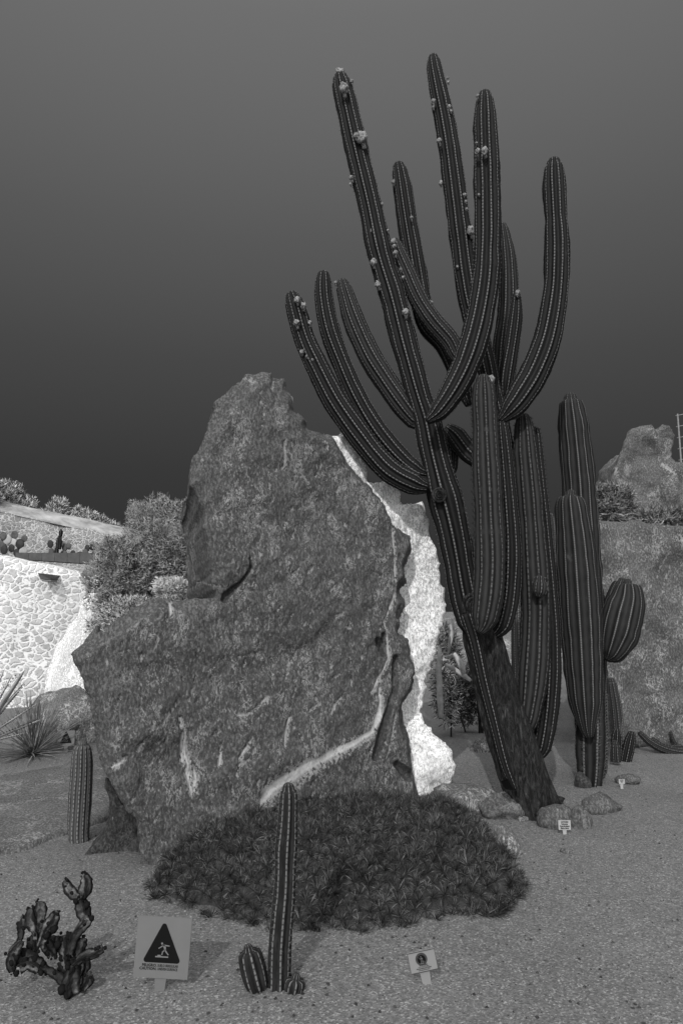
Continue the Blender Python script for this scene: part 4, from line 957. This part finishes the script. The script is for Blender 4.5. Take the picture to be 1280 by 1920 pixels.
# farther copy left of the slab
g = gnd(121, 1412); Yg = g.y+.0
tl, tr_, bl = at(108, 1372, Yg), at(140, 1370, Yg), at(108, 1397, Yg)
warning((at(124, 1400, Yg).x, Yg, 0), (tr_-tl).length, .8*(tr_-tl).length*1.1, at(124, 1399, Yg).z, .05, 'distant small warning sign with a black triangle beside the spiky rosette', 0, 0.02, words=False)
# no-entry sign
def noentry():
    g = gnd(803, 1858); Yg = g.y; a, b, c = at(762, 1784, Yg), at(813, 1773, Yg), at(767, 1823, Yg)
    W_ = (b-a).length; H_ = (a-c).length; roll = math.atan2(b.z-a.z, b.x-a.x); k = W_/100
    e, Mx, b3 = sign('prohibition_sign', 'small tilted sign with a crossed-out walking figure in a ring, right foreground', (g.x, g.y, 0), W_, H_, at(800, 1820, Yg).z-.002, .045, 0, roll, 0, 'board_b')
    p0 = at(800, 1820, Yg).z-.002
    mb = MB(); t = 1.4*k; z0, z1 = .0003, .0025
    for r in ((-W_/2, p0, W_/2, p0+t), (-W_/2, p0+H_-t, W_/2, p0+H_), (-W_/2, p0+t, -W_/2+t, p0+H_-t), (W_/2-t, p0+t, W_/2, p0+H_-t)): b3(mb, r[0], r[1], r[2], r[3], z0, z1)
    mb.build('frame', MAT['ring'], e, smooth=False)
    cx, cy = -3*k, p0+H_*.62; cir = lambda r: [(cx+r*math.cos(a), cy+r*math.sin(a)) for a in np.linspace(0, 2*math.pi, 40, endpoint=False)]
    poly(e, Mx, cir(21*k), .0022, 'ring', 'ring'); poly(e, Mx, cir(14.5*k), .0042, 'ink', 'disc')
    P = MB()
    def sub(pts):
        n = len(pts); P.add([Mx @ Vector((cx+x*k, cy+y*k, .0060)) for x, y in pts]+[Mx @ Vector((cx+x*k, cy+y*k, .0045)) for x, y in pts],
            [tuple(range(n)), tuple(range(2*n-1, n-1, -1))]+[(i, n+i, n+(i+1) % n, (i+1) % n) for i in range(n)])
    sub([(-1+1.7*math.cos(a), 9.6+1.7*math.sin(a)) for a in np.linspace(0, 6.28, 12, endpoint=False)])
    sub(strip([(0, 1), (.6, 4), (.5, 6.5)], [1.6, 2, 2])); sub(strip([(-2.5, -12), (-1.5, -6), (0, 1)], [.9, 1, 1.2])); sub(strip([(4.5, -11), (2.5, -4), (.6, 1)], [.9, 1, 1.2]))
    sub(strip([(-5, 0), (-3, 3.5), (.5, 6)], .7)); sub(strip([(4.5, 1), (3.4, 4), (.8, 6)], .7)); sub([(-8, -12.2), (8, -12.2), (5.5, -13.6), (-5.5, -13.6)])
    P.build('pictogram', MAT['figure'], e, smooth=False)
    poly(e, Mx, [(cx+x*k, cy+y*k) for x, y in strip([(-11, 9.5), (11, -9.5)], 1.3)], .0078, 'ring', 'slash')
    for j, (s, sz, bo) in enumerate((('NO PISAR EL JARDÍN', 5.2, .2), ('DO NOT STEP ON THE GARDEN', 4.2, .12), ('BITTE DEN GARTEN NICHT BETRETEN', 5.0, .2), ('NE PAS MARCHER DANS LE JARDIN', 4.2, .12))):
        text(s, sz*k, e, MAT['ink'], Mx @ Matrix.Translation((0, p0+(22.5-5.4*j)*k, .0012)) @ Matrix.Scale(.62, 4, (1, 0, 0)), bold=bo*k)
noentry()
def label_(px0, px1, py0, py1, pb, lines, label):
    c = (px0+px1)/2; g = gnd(c, pb); Yg = g.y; W_ = at(px1, py0, Yg).x-at(px0, py0, Yg).x; p0 = at(c, py1, Yg).z; H_ = at(c, py0, Yg).z-p0; k = W_/100
    e, Mx, b3 = sign('plant_label', label, (g.x, g.y, 0), W_, H_, p0, .03, 0, 0, 0, 'board_c', thick=.004)
    e['category'] = 'plant label'
    for j, s in enumerate(lines):
        text(s, 17*k, e, MAT['ink'], Mx @ Matrix.Translation((0, p0+H_*(.82-.215*j), .0012)) @ Matrix.Scale(.62, 4, (1, 0, 0)), bold=.8*k)
label_(1047, 1070, 1538, 1556, 1567, ['CACTACEAE', 'Pachycereus', 'Pecten-aboriginum', 'México, Sonora'], 'small pale plant label with four black lines in front of the cactus boulders')
label_(1160, 1171, 1461, 1470, 1479, ['CACTACEAE', 'Pachycereus', 'México'], 'tiny pale plant label farther back by the flat rock on the right')
# ================================================================== VEGETATION
def twiggy(name, label, cx, cy, rx, ry, Y, n, mats, L, w, trunk=None, cat='shrub', ryd=None, up=.4, seed=0, group=None, holes=True, keep=None, ns=2.4):
    """crown of short forked twigs and leaf tufts spread through an irregular volume (picture ellipse cx,cy,rx,ry)"""
    rg = random.Random(seed); c = at(cx, cy, Y); RX, RZ = rm(rx, c), rm(ry, c); RY = RX*.7 if ryd is None else ryd
    e = empty(name, (c.x, c.y, 0), label, cat, group); mbs = [MB() for _ in mats]
    for i in range(n):
        while True:
            v = Vector((rg.uniform(-1, 1), rg.uniform(-1, 1), rg.uniform(-1, 1)))
            if v.length <= 1+.35*noise.noise(v.normalized()*3.2+Vector((seed, 0, 0))) and (v.length > .5 or rg.random() < .4):
                if not holes or noise.noise(v*3.2+Vector((seed*2, 0, 0))) > -.22: break
        p = Vector((c.x+v.x*RX, c.y+v.y*RY, c.z+v.z*RZ))
        if p.z < 0: p.z = rg.uniform(0, .2)
        d = (Vector((v.x*.8, v.y*.5, v.z*.5+up))+Vector((rg.gauss(0, .8), rg.gauss(0, .8), rg.gauss(0, .7)))).normalized()
        light = noise.noise(v*2.4+Vector((0, seed, 3)))
        k = 0 if rg.random() < .34+light*.9 else 1
        if len(mats) > 2 and rg.random() < .3: k = 2
        l = L*rg.uniform(.5, 1.2); ww = w*rg.uniform(.6, 1.3)*(1.0 if k else .8); s = d.cross(Vector((rg.uniform(-1, 1), rg.uniform(-1, 1), rg.uniform(-1, 1)))).normalized()*ww
        m_ = p+d*l*.5; b = s.cross(d)*.4
        mbs[k].add([p-s*.4, p+s*.4, m_+s, p+d*l, m_-s, m_+b], [(0, 1, 2, 5), (2, 3, 5), (3, 4, 5), (4, 0, 5)])
        if k == 0 and rg.random() < .6:
            d2 = (d+Vector((rg.gauss(0, .7), rg.gauss(0, .7), rg.gauss(0, .5)))).normalized(); q = m_
            mbs[k].add([q-s*.4, q+s*.4, q+d2*l*.6], [(0, 1, 2)])
    for m_, b in zip(mats, mbs):
        if b.V: b.build('foliage', MAT[m_], e, smooth=False)
    if trunk:
        tb = MB(); 
        for k in range(trunk):
            a = rg.uniform(0, 6.28); f = Vector((c.x+RX*.6*math.cos(a), c.y+RY*.5*math.sin(a), c.z+RZ*rg.uniform(-.1, .6))); r0_ = max(.012, RX*.035)
            g0 = Vector((c.x+rg.uniform(-.08, .08), c.y, -.02)); m1 = g0.lerp(f, .4)+Vector((rg.uniform(-.1, .1), 0, .12)); m2 = g0.lerp(f, .75)+Vector((rg.uniform(-.1, .1), 0, .08))
            tube(tb, [(*g0, r0_), (*m1, r0_*.8), (*m2, r0_*.5), (*f, r0_*.2)], 6)
        tb.build('trunk', MAT['twig'], e)
    return e
twiggy('round_shrub', 'big round-headed twiggy shrub between the stone walls and the slab', 322, 1045, 104, 112, 9.6, 46000, ['twig', 'leaf_pale', 'leaf_pale'], .065, .0045, trunk=8, seed=1)
twiggy('round_shrub', 'lower spreading grey shrub against the end of the white wall', 232, 1085, 68, 78, 9.2, 26000, ['twig', 'leaf_pale', 'leaf_pale'], .065, .0045, trunk=7, seed=2)
twiggy('round_shrub', 'pale low bush tucked behind the shoulder of the slab', 250, 1160, 80, 42, 8.6, 12000, ['leaf_pale', 'leaf_white', 'twig'], .06, .0045, trunk=4, seed=3)
twiggy('pale_shrub', 'white leafy bush in the notch behind the slab shoulder', 322, 1104, 34, 20, 8.0, 3600, ['leaf_white', 'leaf_white', 'leaf_pale'], .05, .006, trunk=3, seed=4)
twiggy('dry_shrub', 'dry dark twiggy shrub on top of the rock face, left clump', 1138, 945, 50, 40, 9.6, 9000, ['twig', 'leaf_pale', 'leaf_mid'], .085, .005, trunk=6, seed=5)
twiggy('dry_shrub', 'dry dark twiggy shrub spilling over the rock face at the right edge', 1240, 978, 70, 22, 9.2, 7000, ['twig', 'leaf_pale', 'leaf_mid'], .10, .005, trunk=6, seed=6, up=.2)
twiggy('thorn_bush', 'small dark thorn bush just right of the bark trunk against the skyline', 893, 1085, 24, 62, 9.5, 1400, ['twig', 'leaf_mid'], .09, .007, trunk=4, seed=7)
twiggy('lacy_shrub', 'lacy branching shrub with its shade painted pale, between the added flank shade rock and the leaning trunk', 838, 1265, 30, 92, 9.2, 3400, ['leaf_white', 'twig', 'leaf_pale'], .10, .006, trunk=1, seed=8, up=.3)  # white leaves put this shrub's shade into its colour
twiggy('lacy_shrub', 'low dark bush at the foot of the leaning trunk, left side', 872, 1305, 26, 56, 9.6, 2200, ['twig', 'leaf_mid'], .09, .007, trunk=1, seed=9)
# bent cactus limbs left of the leaning trunk, their shade painted pale
ps = empty('shaded_cactus', (at(850, 1300, 7).x, 7.0, 0), 'shaded cactus painted pale, with a bent hooked limb left of the leaning trunk', 'cactus')
mb = MB(); tube(mb, pxline([(826,1345,5),(824,1300,6),(822,1250,5),(824,1215,3)], 7.0), 8); mb.build('stem', MAT['limb_shade'], ps)
mb = MB(); tube(mb, pxline([(836,1232,2),(852,1228,5),(860,1240,6),(866,1252,6),(870,1264,3)], 6.9), 8); mb.build('limb', MAT['limb_shade'], ps)
mb = MB(); tube(mb, pxline([(834,1246,3),(850,1254,4),(868,1266,5),(882,1276,3)], 6.95), 8); mb.build('limb', MAT['limb_shade'], ps)
mb = MB(); tube(mb, pxline([(840,1226,2),(843,1205,4),(847,1180,5),(848,1160,3)], 7.0), 8); mb.build('limb', MAT['limb_shade'], ps)
# scrub along the skyline above the upper wall
rg = random.Random(12); kinds = [('tall', 'leaf_white'), ('low', 'leaf_pale')]
sky_px = [(-30,925,30,26),(12,932,26,24),(44,948,20,14),(80,968,12,8),(108,958,16,20),(128,972,14,10),(146,968,8,14),(164,974,14,14),(186,982,14,12),(206,990,14,9),(224,998,12,7)]
desc = ['bushy pale scrub at the left edge of the skyline above the walls', 'broad pale scrub with flat pads at the far left of the skyline', 'low scrub sloping down beside the leftmost skyline bushes', 'tiny tuft in the gap of the skyline scrub', 'tallest spiky bush in the middle of the skyline scrub', 'rounded tuft just right of the tallest skyline bush',
        'thin upright tuft between two skyline bushes', 'dense skyline bush above the end of the cacti terrace', 'low skyline bush third from the round shrub', 'low skyline tuft second from the round shrub', 'last small skyline tuft beside the round shrub']
for i, (x, y, a, b) in enumerate(sky_px):
    Y = np.interp(x, [-30, 0, 110, 240], [15.9, 16.6, 17.2, 18])
    twiggy('scrub', desc[i], x, y, a*1.15, b*1.15, Y, int(250+a*b*5), ['leaf_pale', 'leaf_white', 'leaf_mid'], .13, .013, seed=20+i, group='scrub on the skyline above the walls', up=1, holes=False)
# prickly pears on the terrace
def opuntia(label, pads, Y, zr, dark=True):
    c = at(pads[0][0], pads[0][1], Y); e = empty('prickly_pear', (c.x, c.y, zr), label, 'cactus', 'prickly pears on the terrace')
    for i, (px, py, r, k) in enumerate(pads):
        p = at(px, py, Y-.03*(i % 3)); R = rm(r, p); bm = bmesh.new(); bmesh.ops.create_icosphere(bm, subdivisions=3, radius=1); a = (i*1.3) % 1.2-.6
        V = [(p.x+(v.co.x*math.cos(a)+v.co.z*.2*math.sin(a))*R, p.y+v.co.y*R*.25, p.z+(v.co.z*1.12-v.co.x*math.sin(a)*.1)*R) for v in bm.verts]
        mesh('pad', V, [tuple(v.index for v in f.verts) for f in bm.faces], MAT['leaf' if k == 0 else ('leaf_mid' if k == 1 else 'bank')], e); bm.free()
opuntia('cluster of dark and pale prickly pear pads at the left edge of the terrace', [(8,1030,9,0),(22,1028,7,0),(38,1020,9,0),(28,1003,7,1),(14,1012,8,2),(6,1005,7,1),(24,1018,8,2),(46,1010,6,1),(44,1034,8,2),(4,1020,8,1),(32,1036,7,0)], 13.9, 2.4)
opuntia('single round black pad standing left of the terrace column', [(95,1020,7,0),(97,1034,6,1)], 13.9, 2.4)
opuntia('grey pads right of the terrace column', [(122,1026,7,1),(129,1024,6,1),(114,1019,6,1),(120,1039,7,1),(137,1037,5,0)], 13.9, 2.4)
opuntia('dark heart-shaped pads near the shrub end of the terrace', [(164,1028,6,0),(173,1027,5,0),(160,1036,6,1),(150,1042,7,0),(168,1040,6,2),(178,1036,5,1)], 13.9, 2.4)
c_ = at(108, 1040, 13.8)
tcol = empty('terrace_column', (c_.x, c_.y, 2.4), 'slender black jointed column cactus on the terrace above the white wall', 'cactus')
for pts in ([(106,1052,5),(106,1038,5),(107,1026,4)], [(110,1030,5),(111,1014,5),(113,1004,4)], [(114,1006,3),(115,996,4),(115,992,2)]):
    arm(tcol, pts, 13.8, nr=6, mat='cactus', name='joint', sl=0, taper=0, ring=.02)
